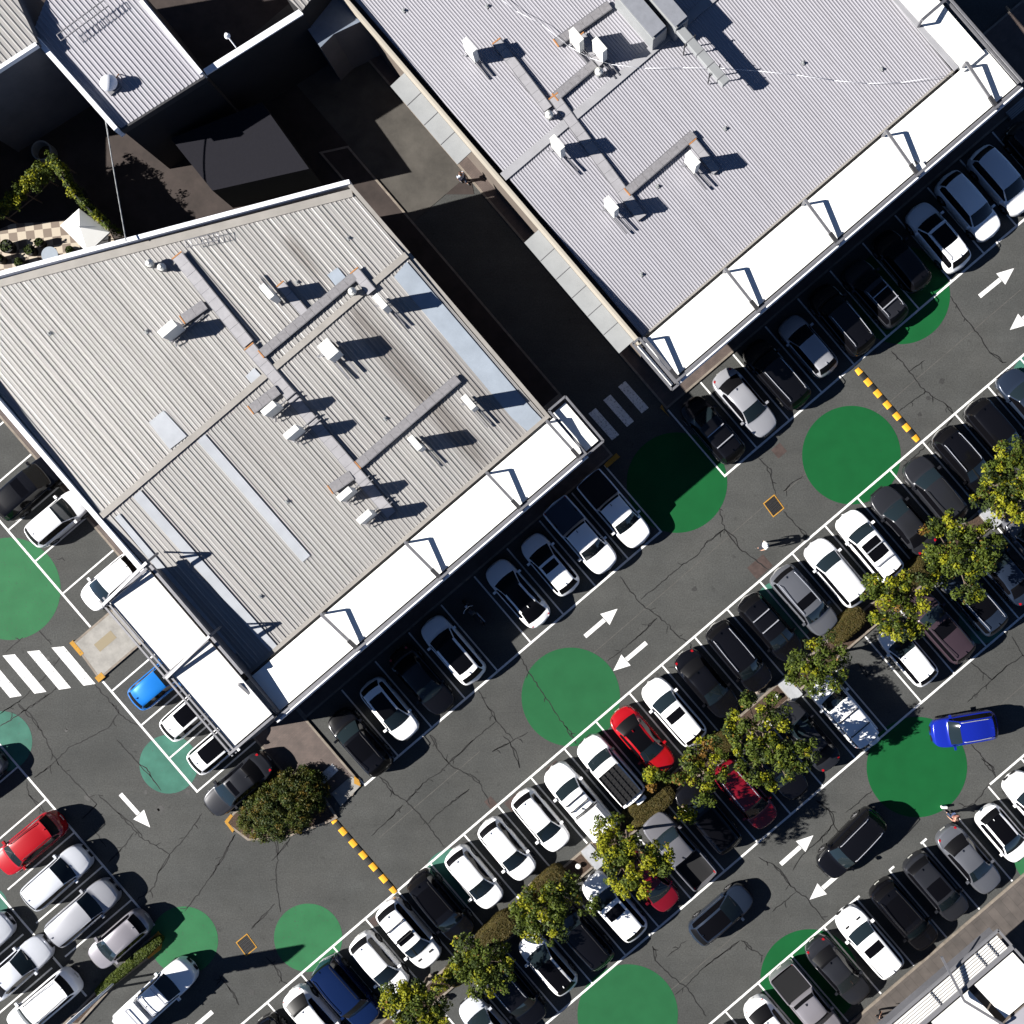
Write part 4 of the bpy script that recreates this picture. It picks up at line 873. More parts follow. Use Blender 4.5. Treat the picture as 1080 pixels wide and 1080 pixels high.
M_HEDGE = leafmat('hedge_olive', (.066, .058, .017), (.10, .074, .024)); M_BARK = mat('bark', (.13, .10, .075), .9, noise=.4, nscale=12)
def leaves(centers, radii, per, size, mats_prob, zflat=.7):
    """quads scattered in and on clumps; returns verts, faces, material index"""
    V = []; F = []; MI = []
    for (c, r, k) in zip(centers, radii, mats_prob):
        n = int(per*(r/.5)**2); d = rng.normal(size=(n, 3)); d /= np.linalg.norm(d, axis=1)[:, None]; rad = r*(rng.random(n)**.35)
        P = np.array(c)+d*rad[:, None]*np.array([1, 1, zflat]); P = P + rng.normal(scale=.03, size=P.shape)
        nrm = d*0.7+np.array([0, 0, .6])+rng.normal(scale=.45, size=(n, 3)); nrm /= np.linalg.norm(nrm, axis=1)[:, None]
        u = np.cross(nrm, rng.normal(size=(n, 3))); u /= np.linalg.norm(u, axis=1)[:, None]; v = np.cross(nrm, u)
        s = size*(.6+.8*rng.random(n))[:, None]; a = P-u*s*.5; b = P+v*s*.28+nrm*s*.06; c2 = P+u*s*.5; e = P-v*s*.28+nrm*s*.06
        base = len(V)*1
        Q = np.stack([a, b, c2, e], 1).reshape(-1, 3); V.append(Q); F.append(n); MI.append((k, n))
    return V, F, MI
def leaf_obj(name, V, MI, mats, parent, jitter=.12):
    allv = np.concatenate(V); nq = len(allv)//4; me = bpy.data.meshes.new(name); me.vertices.add(len(allv)); me.vertices.foreach_set('co', allv.astype(np.float32).ravel())
    me.loops.add(nq*4); me.polygons.add(nq); me.loops.foreach_set('vertex_index', np.arange(nq*4, dtype=np.int32)); me.polygons.foreach_set('loop_start', np.arange(0, nq*4, 4, dtype=np.int32)); me.polygons.foreach_set('loop_total', np.full(nq, 4, dtype=np.int32))
    mi = np.concatenate([np.full(n, k) for k, n in MI]); fl = rng.random(nq) < jitter; mi = np.where(fl, rng.integers(0, len(mats), nq), mi)
    for m in mats: me.materials.append(m)
    me.polygons.foreach_set('material_index', mi.astype(np.int32)); me.update(); me.validate()
    o = bpy.data.objects.new(name, me); COL.objects.link(o); o.parent = parent; return o
def limb(mb, p, q, r0, r1, seg=4):
    p = Vector(p); q = Vector(q); pts = [p]
    for i in range(1, seg+1):
        t = i/seg; x = p.lerp(q, t)+Vector((random.gauss(0, .05), random.gauss(0, .05), random.gauss(0, .03)))*(1 if i < seg else 0); pts.append(x)
    for i in range(seg): mb.tube(pts[i], pts[i+1], r0+(r1-r0)*i/seg, r0+(r1-r0)*(i+1)/seg, 7, cap=False)
def tree(lobes, h, yellow, lbl, name='tree', base=None, leaf=.17, per=150, orange=.008, clump=.34, dens=1.0, grp='trees on the median'):
    h *= 1.15
    """lobes: list of (px,py,r_px) seen in the picture at crown height"""
    cx = sum(l[0]*l[2]**2 for l in lobes)/sum(l[2]**2 for l in lobes); cy = sum(l[1]*l[2]**2 for l in lobes)/sum(l[2]**2 for l in lobes)
    bp = W(*(base or (cx, cy)), h*.8 if base is None else 0); bp.z = .1; o = empty(name, bp, 0, lbl, 'tree', grp)
    cs, rs, ks = [], [], []
    tr = MB(); limb(tr, (0, 0, -.05), (.05, .03, h*.42), .12, .085, 3); fork = Vector((.05, .03, h*.42))
    for (x, y, r) in lobes:
        R_ = r/S*(1-h*.8/CH); z = h*.80; c = W(x, y, z)-bp; R_ *= 1.06; n = max(5, int((R_/clump)**2*1.9*dens)); 
        limb(tr, fork, (c.x*.8, c.y*.8, c.z-.35), .07, .03, 4)
        for i in range(n):
            t = random.random()*6.283; rr = R_*math.sqrt(random.random())*.92; zz = (1-(rr/R_)**2)**.5 if rr < R_ else 0
            top = random.random() < .72
            p = (c.x+rr*math.cos(t), c.y+rr*math.sin(t), c.z-.25+(zz*R_*.62 if top else zz*R_*random.uniform(-.35, .45))+random.gauss(0, .1))
            cs.append(p); rs.append(clump*random.uniform(.62, 1.2)); u = random.random(); ks.append(2 if u < orange else (1 if u < orange+yellow else (3 if u > .80 else 0)))
            if i % 3 == 0: limb(tr, (c.x*.8, c.y*.8, c.z-.35), (p[0], p[1], p[2]-.05), .028, .010, 3)
    tr.build('trunk', M_BARK, o, smooth=True)
    V, F, MI = leaves(cs, rs, per, leaf, ks); leaf_obj('crown', V, MI, [M_LEAF, M_LEAFY, M_LEAFO, M_LEAFD], o, .05)
    return o
tree([(1062, 503, 26), (1045, 522, 22), (1075, 530, 22), (1066, 480, 16), (1080, 505, 22)], 4.6, .36, 'bright yellow green tree at the right picture edge, topmost of the median')
tree([(1000, 580, 28), (1028, 588, 24), (1008, 556, 18), (990, 598, 18), (1035, 560, 14), (1020, 620, 17), (985, 555, 12), (1045, 575, 12)], 4.6, .14, 'wide dull green tree below the topmost yellow one')
tree([(935, 632, 26), (962, 622, 22), (950, 655, 22), (925, 618, 14), (972, 650, 15)], 4.4, .30, 'mixed green and yellow tree over the nose of a white hatchback')
tree([(858, 700, 24), (873, 688, 20), (845, 706, 18), (880, 715, 13), (862, 722, 13)], 4.2, .05, 'compact dark green tree between two white cars nose to nose')
tree([(788, 738, 11), (812, 738, 6), (783, 762, 14), (803, 757, 13), (825, 760, 12), (778, 786, 13), (800, 788, 17), (822, 795, 16), (845, 800, 15), (830, 815, 14), (806, 822, 13), (790, 812, 12), (852, 784, 8), (770, 770, 8)], 4.8, .26, 'largest tree of the median, spreading with bare gaps')
tree([(735, 808, 20), (752, 790, 14), (722, 812, 15), (742, 836, 14), (760, 822, 11)], 4.0, .30, 'small leafy tree touching the red hatchback', orange=.08)
tree([(694, 822, 12), (686, 816, 9)], 3.2, .3, 'tiny clump of leaves beside the red hatchback bonnet', dens=1.3)
tree([(650, 885, 24), (672, 905, 26), (640, 870, 15), (655, 920, 20), (668, 938, 17), (695, 905, 18), (640, 900, 16)], 6.3, .42, 'yellow tree with three lobes over the dark red car')
tree([(572, 955, 27), (590, 945, 22), (555, 960, 17), (580, 975, 20), (560, 975, 15), (618, 955, 11), (600, 935, 14)], 4.3, .14, 'olive green tree above the small white car with black roof')
tree([(510, 1012, 25), (492, 1005, 18), (525, 1030, 17), (505, 1035, 18), (530, 1012, 14), (488, 1020, 14)], 4.2, .16, 'grey green tree between two clipped hedges')
tree([(430, 1055, 24), (450, 1060, 22), (415, 1050, 16), (440, 1078, 22), (462, 1072, 15), (435, 1040, 13)], 4.3, .35, 'lowest tree of the median at the bottom picture edge')
tree([(467, 1040, 9), (472, 1032, 6)], 1.6, .7, 'tiny yellow shrub at the corner of a clipped hedge', name='shrub', dens=1.2)
tree([(720, 855, 8), (727, 862, 6)], 2.6, .4, 'sprig of leaves over the blue tinted bonnet', name='shrub', dens=1.3)
# clipped hedges
def hedge(px, py, L, Wd, h, lbl, rz=None, m=M_HEDGE, name='clipped_hedge', grp='clipped brown green hedges on the median', n=9000, leaf=.07):
    c = W(px, py, h); c.z = .1; o = empty(name, c, ANG_A if rz is None else rz, lbl, 'hedge', grp)
    N = n; ex = 3.2; th = rng.random(N)*2*np.pi; u = rng.random(N)
    ct, st = np.cos(th), np.sin(th); se = lambda v: np.sign(v)*np.abs(v)**(2/ex)
    top = rng.random(N) < .72; rr = np.where(top, np.sqrt(rng.random(N)), 1.0)
    x = se(ct)*rr*L/2; y = se(st)*rr*Wd/2; z = np.where(top, h*(1-.28*rr**4), h*.72*rng.random(N)); P = np.stack([x, y, z], 1)+rng.normal(scale=.015, size=(N, 3))
    nrm = np.stack([np.where(top, 0, ct), np.where(top, 0, st), np.where(top, 1.0, .2)], 1)+rng.normal(scale=.45, size=(N, 3)); nrm /= np.linalg.norm(nrm, axis=1)[:, None]
    a = np.cross(nrm, rng.normal(size=(N, 3))); a /= np.linalg.norm(a, axis=1)[:, None]; b = np.cross(nrm, a); s = leaf*(.6+.8*rng.random(N))[:, None]
    Q = np.stack([P-a*s*.5, P+b*s*.3, P+a*s*.5, P-b*s*.3], 1).reshape(-1, 3)
    leaf_obj('foliage', [Q], [(0, N)], [m, M_LEAFD], o, .06)
    core = MB(); k = 28; pts = [(L/2*.96*math.copysign(abs(math.cos(t))**(2/ex), math.cos(t)), Wd/2*.96*math.copysign(abs(math.sin(t))**(2/ex), math.sin(t)), 0) for t in [2*math.pi*i/k for i in range(k)]]
    vs = [(p[0], p[1], 0) for p in pts]+[(p[0], p[1], h*.68) for p in pts]+[(p[0]*.8, p[1]*.8, h*.93) for p in pts]
    core.add(vs, [(i, (i+1) % k, k+(i+1) % k, k+i) for i in range(k)]+[(k+i, k+(i+1) % k, 2*k+(i+1) % k, 2*k+i) for i in range(k)]+[tuple(range(2*k, 3*k))]); core.build('core', m, o, smooth=False)
hedge(523, 984, 2.9, 1.5, .9, 'clipped hedge right of the black four wheel drive'); hedge(484, 1026, 1.9, 1.35, .9, 'clipped hedge left of the grey green tree'); hedge(577, 933, 2.6, 1.3, .8, 'clipped hedge partly under the olive tree')
hedge(684, 850, 3.5, 1.75, .9, 'largest clipped hedge, behind the white four wheel drive'); hedge(761, 786, 1.5, 1.3, .9, 'clipped hedge hidden between leaves of the largest tree'); hedge(893, 660, 2.7, 1.4, .8, 'clipped hedge at the nose of the dark grey wagon'); hedge(968, 603, 1.8, 1.5, .9, 'clipped hedge under the wide dull green tree')
# big bush at the corner
def bush():
    c = W(297, 851, 1.0); c.z = .1; o = empty('round_bush', c, ANG_A*.75, 'big dense round bush with bronze tips on its kerbed island', 'bush'); cs, rs, ks = [], [], []
    for i in range(330):
        t = random.random()*6.283; rr = math.sqrt(random.random()); x = 2.95*rr*math.cos(t); y = 1.85*rr*math.sin(t); z = 1.30*math.sqrt(max(0, 1-rr*rr))*random.uniform(.75, 1.05)+.2+random.gauss(0, .05)
        cs.append((x, y, z)); rs.append(random.uniform(.16, .32)); u = random.random(); ks.append(1 if u < .10 else (2 if u < .2 else (3 if u < .55 else 0)))
    V, F, MI = leaves(cs, rs, 260, .11, ks); leaf_obj('foliage', V, MI, [M_HEDGE2, M_LEAF, M_LEAFO2, M_LEAFD], o)
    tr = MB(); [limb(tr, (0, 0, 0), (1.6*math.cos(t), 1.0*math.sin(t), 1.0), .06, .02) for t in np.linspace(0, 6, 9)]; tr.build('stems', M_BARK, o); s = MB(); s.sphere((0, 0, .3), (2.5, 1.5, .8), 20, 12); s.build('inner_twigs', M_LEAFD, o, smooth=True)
M_HEDGE2 = leafmat('bush_olive', (.035, .045, .008), (.085, .085, .014)); M_LEAFO2 = leafmat('bronze_tips', (.15, .095, .015), (.09, .075, .012))
bush()
hedge(135, 1019, 5.2, .62, .5, 'long low green hedge on the narrow island below the small silver car', m=M_LEAF, name='low_hedge', grp='low hedges', n=6000, leaf=.10)
# creeper hedge by the terrace
def creeper():
    o = empty('creeper_hedge', W(60, 190, 2), 0, 'leafy creeper hedge bent around the corner of the terrace', 'hedge'); o.location.z = 0; c = o.location.copy(); cs, rs, ks = [], [], []
    line = [(-8, 222), (20, 200), (38, 182), (58, 168), (66, 186), (80, 206), (98, 224), (116, 240)]
    for (p, q) in zip(line[:-1], line[1:]):
        for i in range(46):
            t = random.random(); w = random.gauss(0, 4.4); x = p[0]+(q[0]-p[0])*t+w*.7; y = p[1]+(q[1]-p[1])*t+w*.7; v = W(x, y, 2.6)-c
            cs.append((v.x, v.y, 2.3+random.gauss(0, .3))); rs.append(random.uniform(.14, .30)); ks.append(random.choice([0, 0, 0, 1, 3]))
    V, F, MI = leaves(cs, rs, 190, .13, ks); leaf_obj('foliage', V, MI, [M_LEAF, M_LEAFY, M_LEAF, M_LEAFD], o)
    m = MB(); wp = [W(x, y, 2.6)-c for x, y in line]
    for v in wp: m.tube((v.x, v.y, 0), (v.x, v.y, 2.4), .05)
    for a, b in zip(wp[:-1], wp[1:]):
        for z in (1.0, 1.7, 2.3): m.beam((a.x, a.y, z), (b.x, b.y, z), .05, .05)
    m.build('trellis', M_BARK, o); m = MB()
    for a, b in list(zip(wp[:-1], wp[1:]))[4:]: m.beam((a.x, a.y, 1.45), (b.x, b.y, 1.45), .06, 2.8)  # solid panels added to throw shade across the yard
    m.build('screen', M_DWALL, o)
creeper()
for (x, y, r, l) in [(12, 262, .42, 'widest dark planter at the left picture edge'), (4, 275, .3, 'small dark planter cut by the left picture edge'), (36, 266, .33, 'dark planter in the middle of the checkered terrace'), (46, 258, .28, 'dark planter nearest the umbrella on the left'), (25, 279, .3, 'lowest dark planter by the back wall'), (78, 266, .26, 'leafy planter just below the white umbrella')]: tub(x, y, r, l)
o = empty('spa_ring', W(42.5, 158, .9), 0, 'pale ring standing in the dark yard above the creeper', 'round planter'); o.location.z = .02
m = MB(); n = 40
vs = []
for r_, z in ((.60, 0), (.60, .8), (.52, .8), (.52, .1)): vs += [(r_*math.cos(2*math.pi*i/n), r_*math.sin(2*math.pi*i/n), z) for i in range(n)]
m.add(vs, [(k*n+i, k*n+(i+1) % n, (k+1)*n+(i+1) % n, (k+1)*n+i) for k in range(3) for i in range(n)]); m.build('ring', M_SILL, o); m = MB(); m.disc((0, 0, .1), .52, 30); m.build('soil', M_MULCH, o)
# bench near the top right corner
o = empty('slatted_bench', W(1071, 117), ANG_A, 'pale slatted bench by the right end of the grey roofed building', 'bench')
for k in range(5): m = MB(); m.box((0, -.24+.12*k, .45), (1.5, .09, .04)); m.build('slat', M_SILL, o)
for s in (-.6, .6): m = MB(); m.box((s, -.2, .21), (.06, .06, .42)); m.box((s, .2, .21), (.06, .06, .42)); m.box((s, 0, .41), (.06, .5, .04)); m.build('leg', M_GREYP, o)

for (x, y, l) in [(819, 734, 'small white bollard light in the mulch left of the dark green tree'), (610, 912, 'small white bollard light in the mulch left of the yellow tree')]:
    o = empty('garden_light', W(x, y), 0, l, 'garden light', 'bollard lights in the median'); m = MB(); m.tube((0, 0, 0), (0, 0, .3), .07, n=14); m.build('post', M_GREYP, o); m = MB(); m.tube((0, 0, .3), (0, 0, .36), .17, .14, n=20); m.build('cap', M_ACW, o)
def rock(x, y, r, l):
    p = W(x, y); p.z = .12; o = empty('edging_rock', p, random.random()*3, l, 'rock', 'rocks along the tree median'); m = MB(); m.sphere((0, 0, r*.3), (r, r*.7, r*.5), 10, 7)
    for v in m.v: v += Vector((random.gauss(0, r*.07), random.gauss(0, r*.07), random.gauss(0, r*.05)))
    m.build('stone', M_KERB, o)
for (x, y) in [(799, 727), (762, 800), (757, 812), (805, 770), (455, 1030), (470, 1052), (561, 933), (648, 880)]: rock(x, y, .28, 'pale weathered stone lying in the mulch under the median trees')
# ================================================================== VEHICLES
def paint(name, c, metal=.0, rough=.32, coat=.6): return mat('paint_'+name, c, rough, metal, coat=coat)
PAINT = {'white': paint('white', (.74, .745, .75)), 'pearl': paint('pearl', (.62, .63, .65), .1), 'silver': paint('silver', (.34, .345, .37), .45, .3), 'lightsilver': paint('light_silver', (.50, .52, .56), .25, .3),
 'grey': paint('grey', (.10, .105, .12), .35, .3), 'darkgrey': paint('dark_grey', (.017, .018, .022), .25, .3, .3), 'black': paint('black', (.003, .003, .004), 0, .2, .35), 'navy': paint('navy', (.004, .012, .05), .2, .2),
 'blue': paint('blue', (.006, .016, .24), .2, .22, .8), 'skyblue': paint('sky_blue', (.01, .15, .50), .2, .25, .8), 'red': paint('red', (.27, .004, .007), .05, .25, .8), 'darkred': paint('dark_red', (.13, .004, .010), .1, .25, .8), 'slate': paint('slate_blue', (.016, .024, .042), .3, .28),
 'brown': paint('purple_brown', (.042, .028, .036), .3, .3), 'offwhite': paint('off_white', (.50, .50, .50), .1), 'midgrey': paint('mid_grey', (.13, .13, .145), .35, .3),
 'rust': paint('plum_silver', (.22, .21, .23), .4, .3)}
GLASS = mat('car_glass', (.008, .013, .016), .05, spec=.42); TINT = mat('tinted_glass', (.003, .003, .004), .09, spec=.18)
REARG = mat('rear_glass', (.004, .004, .005), .4, spec=.1); M_TYRE = mat('tyre', (.015, .015, .015), .85); M_RIM = mat('alloy', (.35, .35, .36), .35, metal=.7); M_TRIM = mat('black_trim', (.012, .012, .013), .5); M_CHROME = mat('satin_rail', (.55, .56, .60), .25, metal=.6)
M_HL = mat('headlight', (.55, .58, .62), .08, coat=.5); M_TL = mat('tail_light', (.26, .006, .010), .15, coat=.3); M_AMB = mat('amber_lens', (.6, .16, .02), .2); M_PLATE = mat('plate', (.5, .5, .46), .5); M_UB = mat('underbody', (.01, .01, .01), .9); M_BED = mat('tub_liner', (.005, .005, .006), .7); M_SHADE = mat('foil_sunshade', (.45, .62, .70), .3, metal=.3)
TYPES = {
 # L, W, H, hood z nose/cowl, cowl, roof start, roof end, tail base, z tail deck, roof half width, belt rear rise
 'hatch': dict(L=4.2, W=1.78, H=1.50, zn=.72, zc=.98, cowl=.235, rs=.43, re=.865, tb=.965, zd=.98, rw=.62, fx=9, rx=13),
 'sedan': dict(L=4.75, W=1.84, H=1.46, zn=.70, zc=.97, cowl=.255, rs=.425, re=.70, tb=.855, zd=1.06, rw=.60, fx=9, rx=11),
 'fastback': dict(L=4.7, W=1.85, H=1.45, zn=.68, zc=.95, cowl=.235, rs=.42, re=.72, tb=.90, zd=1.08, rw=.58, fx=9, rx=11),
 'suv': dict(L=4.65, W=1.86, H=1.68, zn=.85, zc=1.10, cowl=.225, rs=.385, re=.875, tb=.965, zd=1.06, rw=.66, fx=10, rx=16),
 'wagon': dict(L=4.85, W=1.88, H=1.74, zn=.90, zc=1.14, cowl=.225, rs=.365, re=.90, tb=.965, zd=1.08, rw=.69, fx=11, rx=20),
 '4wd': dict(L=4.75, W=1.90, H=1.86, zn=1.02, zc=1.20, cowl=.235, rs=.345, re=.955, tb=.985, zd=1.10, rw=.74, fx=14, rx=40),
 'ute': dict(L=5.3, W=1.90, H=1.80, zn=.98, zc=1.18, cowl=.235, rs=.345, re=.575, tb=.625, zd=1.16, rw=.69, fx=12, rx=60),
}
def smoothstep(x, a, b): t = max(0, min(1, (x-a)/(b-a))); return t*t*(3-2*t)
def build_type(tn, roof_glass=None, opts=()):
    """returns [(name, verts, faces, material key, parent index)]"""
    T = TYPES[tn]; BOW = .15; L, Wd, H = T['L']-1.7*BOW, T['W'], T['H']; ute = tn == 'ute'
    feat = [T['cowl'], T['rs'], T['re'], T['tb']]
    ss = sorted(set([round(v, 4) for v in list(np.linspace(0, .06, 7))+list(np.linspace(.06, .94, 40))+list(np.linspace(.94, 1, 7))+feat+([T['tb']+.012] if ute else [])]))
    ss = [s for i, s in enumerate(ss) if s in feat or all(abs(s-f) > .008 or s == f for f in feat) or (ute and abs(s-T['tb']-.012) < 1e-4)]
    wheels = (.178, .795) if not ute else (.165, .78); Rw = .335 if tn in ('hatch', 'sedan', 'fastback') else .38
    cowl, rs, re, tb = feat
    def zc_(s):
        zn, zc = T['zn'], T['zc']
        if s <= cowl: return zn-.16*(1-smoothstep(s, 0, .03))+(zc-zn)*(max(0, s)/cowl)**.6*.999
        if s <= rs: t = (s-cowl)/(rs-cowl); return zc+(H-.045-zc)*(t*.93+.07*math.sin(t*math.pi/2))
        if s <= re: t = (s-rs)/(re-rs); return H-.045+.045*math.sin(math.pi*min(1, t*1.15+.0)) - (.05*t*t if tn != '4wd' else 0)
        z_re = H-.045+.045*math.sin(math.pi*1.0)-.05*(0 if tn == '4wd' else 1)
        if s <= tb: t = (s-re)/(tb-re); return H-.06+(T['zd']-(H-.06))*t**1.15
        if ute: return T['zd']
        return T['zd']-.12*smoothstep(s, tb, 1.0)-.15*smoothstep(s, .985, 1.0)
    def zs_(s):
        if s <= cowl: return zc_(s)-.045
        base = T['zc']-.04; rear = min(T['zd']-.03, base+.10)
        v = base+(rear-base)*smoothstep(s, cowl, tb)
        if s > tb: v = min(v, zc_(s)-.03)
        return v
    def hw(s):
        e = abs(2*s-1); p = T['fx'] if s < .5 else T['rx']; return Wd/2*max(.0, 1-e**p)**(1/3.0)*(1-.035*(1-smoothstep(s, 0, .3)) - .02*smoothstep(s, .75, 1))
    rows = []; K = 11
    for s in ss:
        w = max(.02, hw(s)); zc, zs = zc_(s), zs_(s); x = L/2-s*L; zb = .22+.07*(1-smoothstep(s, 0, .06))+.08*smoothstep(s, .94, 1)
        arch = 0
        for wx in wheels:
            d = abs((s-wx)*L)
            if d < Rw+.05: arch = max(arch, math.sqrt((Rw+.05)**2-d*d)+Rw)
        zb0 = max(zb, arch); t = max(0, min(1, (zc-zs-.045)/(H-zs_(.5)-.09))) if cowl <= s <= tb else 0
        wr = T['rw']*Wd/2*(1-.06*smoothstep(s, .6, 1)); wt = (w*.86)*(1-t)+min(wr*1.12, w)*t
        z2 = max(zb0+.02, (zb+zs)*.5)
        pts = [(w*.90, zb0), (w*.975, max(zb+.09, zb0)), (w, max(z2, zb0)), (w*.99, max(zs-.14, zb0)), (w*.955, zs-.02), (w*.90, zs+.012),
               (wt*1.0*(1-t)+(wt)*t, zs+.012+(zc-zs-.02)*(.9*t+.35*(1-t))), (wt*.93, zc-.035+.01*(1-t)), (wt*.80, zc-.012), (wt*.45, zc+.004), (0, zc+.010)]
        if ute and s > tb+.006:      # open tub
            fl = .72; pts = pts[:4]+[(w*.985, T['zd']-.02), (w*.955, T['zd']), (w*.90, T['zd']-.01), (w*.875, fl+.02), (w*.80, fl), (w*.45, fl), (0, fl)]
            if s > .985: pts = pts[:4]+[(w*.985, T['zd']-.02), (w*.955, T['zd'])]+[(w*.90, T['zd']), (w*.87, T['zd']), (w*.80, T['zd']), (w*.45, T['zd']), (0, T['zd'])]
        rows.append((s, x, pts, t))
    body = []; F = {'body': [], 'windscreen': [], 'rear_window': [], 'sl': [], 'sr': [], 'liner': [], 'roof_glass': [], 'lid': []}
    vs = []; NC = 2*K-1
    for s, x, pts, t in rows:
        bx = lambda y: x+BOW*(math.cos(math.pi*min(1, max(0, (s-.1)/.8))) if not (ute and s > .5) else (-.45 if s < tb else -.25))*(1-(y/(Wd/2))**2)
        vs += [(bx(y), y, z) for y, z in pts]+[(bx(y), -y, z) for y, z in pts[-2::-1]]
    for i in range(len(rows)-1):
        s0, s1 = rows[i][0], rows[i+1][0]; t0, t1 = rows[i][3], rows[i+1][3]; sm = (s0+s1)/2
        for j in range(NC-1):
            f = (i*NC+j, i*NC+j+1, (i+1)*NC+j+1, (i+1)*NC+j); jj = j if j < K-1 else NC-2-j; key = 'body'
            if jj >= 7 and cowl+.008 < sm < rs-.004: key = 'windscreen'
            if jj >= 7 and re+.004 < sm < tb-(.008 if not ute else .012): key = 'rear_window'
            if jj == 5 and min(t0, t1) > .22 and cowl+.035 < sm < (re+(tb-re)*.35 if tn != '4wd' else .93): key = 'sl' if j < K-1 else 'sr'
            if ute and jj >= 7 and sm > tb+.006 and sm < .985: key = 'liner'
            if roof_glass and jj >= 8 and roof_glass[0] < sm < roof_glass[1]: key = 'roof_glass'
            F[key].append(f)
    out = []
    def sub(fs):
        ids = sorted(set(i for f in fs for i in f)); mp = {k: n for n, k in enumerate(ids)}; return [vs[i] for i in ids], [tuple(mp[i] for i in f) for f in fs]
    def addp(name, v, f, m, par=-1, smooth=True): out.append((name, v, f, m, par, smooth)); return len(out)-1
    endf = [tuple(range(NC)), tuple((len(rows)-1)*NC+k for k in range(NC))[::-1]]
    addp('body', *sub([f[::-1] for f in F['body']]+endf), 'PAINT')
    addp('windscreen', *sub([f[::-1] for f in F['windscreen']]), GLASS)
    if F['rear_window']: addp('rear_window', *sub([f[::-1] for f in F['rear_window']]), REARG)
    addp('side_window', *sub([f[::-1] for f in F['sl']]), TINT); addp('side_window', *sub([f[::-1] for f in F['sr']]), TINT)
    if F['roof_glass']: addp('sunroof', *sub([f[::-1] for f in F['roof_glass']]), TINT)
    if F['liner']: addp('tub_liner', *sub([f[::-1] for f in F['liner']]), 'LINER')
    X = lambda s: L/2-s*L
    def mbp(name, mb, m, par=-1, smooth=False): return addp(name, mb.v, mb.f, m, par, smooth)
    u = MB(); u.box((0, 0, .30), (L*.90, Wd*.62, .22)); u.box(((X(wheels[0])+X(wheels[1]))/2, 0, .30), ((wheels[1]-wheels[0])*L-2*Rw-.14, Wd*.88, .2)); mbp('underbody', u, M_UB)
    for sx in wheels:
        for sy in (-1, 1):
            y = sy*(Wd/2-.115); ty = MB(); n = 20; prof = [(Rw*.62, -.1), (Rw*.95, -.105), (Rw, -.07), (Rw, .07), (Rw*.95, .105), (Rw*.62, .1)]
            v = []; 
            for r, yy in prof: v += [(X(sx)+r*math.cos(2*math.pi*k/n), y+yy, Rw+r*math.sin(2*math.pi*k/n)) for k in range(n)]
            ty.add(v, [(a*n+k, a*n+(k+1) % n, (a+1)*n+(k+1) % n, (a+1)*n+k) for a in range(5) for k in range(n)]); wi = mbp('wheel', ty, M_TYRE, -1, True)
            rm = MB(); rm.tube((X(sx), y-.06, Rw), (X(sx), y+.06, Rw), Rw*.18, n=10)
            for k in range(5): a = 2*math.pi*k/5; rm.beam((X(sx), y+sy*.07, Rw), (X(sx)+Rw*.62*math.cos(a), y+sy*.07, Rw+Rw*.62*math.sin(a)), .07, .03)
            rm.tube((X(sx), y-.02, Rw), (X(sx), y+.02, Rw), Rw*.62, n=20); mbp('rim', rm, M_RIM, wi)
    def atbody(s, frac):  # point on shoulder
        return hw(s)*frac
    for sy in (-1, 1):
        h = MB(); zl = T['zn']-.07; a = [(X(.012)+.01, sy*atbody(.012, .93), zl-.07), (X(.065), sy*(atbody(.065, .99)+.004), zl-.05), (X(.085), sy*(atbody(.085, .965)+.006), zl+.055+.05), (X(.03), sy*(atbody(.03, .86)), zl+.06)]
        h.add([Vector(p)+Vector((0, 0, .012)) for p in a]+[Vector(p)-Vector((.1, sy*.08, .04)) for p in a], [(0, 1, 2, 3), (4, 7, 6, 5), (0, 4, 5, 1), (1, 5, 6, 2), (2, 6, 7, 3), (3, 7, 4, 0)]); mbp('headlight', h, M_HL)
        tl = MB(); zt = T['zd']-.13; yy = atbody(.975, .93); tl.box((X(.968), sy*(yy-.03), zt-.04), (.15 if tn != '4wd' else .07, .13, .17 if tn != '4wd' else .30)); mbp('tail_light', tl, M_TL if 'amber' not in opts else M_AMB)
        m = MB(); ym = Wd/2*.955; m.box((X(cowl+.055), sy*(ym+.10), T['zc']+.02), (.15, .20, .13)); mbp('mirror', m, 'PAINT' if 'dmirror' not in opts else M_TRIM)
    pl = MB(); pl.box((X(1)-(.145 if not ute else .045), 0, .52 if tn != '4wd' else .6), (.012, .37, .11)); mbp('number_plate', pl, M_PLATE)
    gr = MB(); [gr.box((X(.004)+BOW, 0, .42+.07*k), (.03, Wd*.50, .03)) for k in range(4)]; mbp('grille', gr, M_TRIM)
    wp = MB(); wp.beam((X(cowl+.012)+.06, .55, zc_(cowl)+.03), (X(cowl+.03)+.1, -.05, zc_(cowl+.03)+.02), .03, .02); wp.beam((X(cowl+.012)+.12, -.02, zc_(cowl)+.03), (X(cowl+.03)+.02, -.6, zc_(cowl+.03)+.0), .03, .02); mbp('wipers', wp, M_TRIM)
    an = MB(); an.beam((X(re-.03)-(0 if ute else .1), 0, H-.05), (X(re+.0)-(0 if ute else .1), 0, H-.01), .04, .05); mbp('roof_fin', an, 'PAINT' if not ute else M_TRIM)
    rwid = T['rw']*Wd/2*.97
    if 'rails' in opts or 'drails' in opts:
        for sy in (-1, 1):
            r = MB(); pts = [(X(rs+.015), sy*rwid*.99, H-.07), (X(rs+.045), sy*rwid, H+.03), (X((rs+re)/2), sy*rwid, H+.05), (X(re-.05), sy*rwid*.96, H+.03), (X(re-.012), sy*rwid*.95, H-.08)]
            r.path([Vector(p) for p in pts], .022, 6); mbp('roof_rail', r, M_CHROME if 'rails' in opts else M_TRIM)
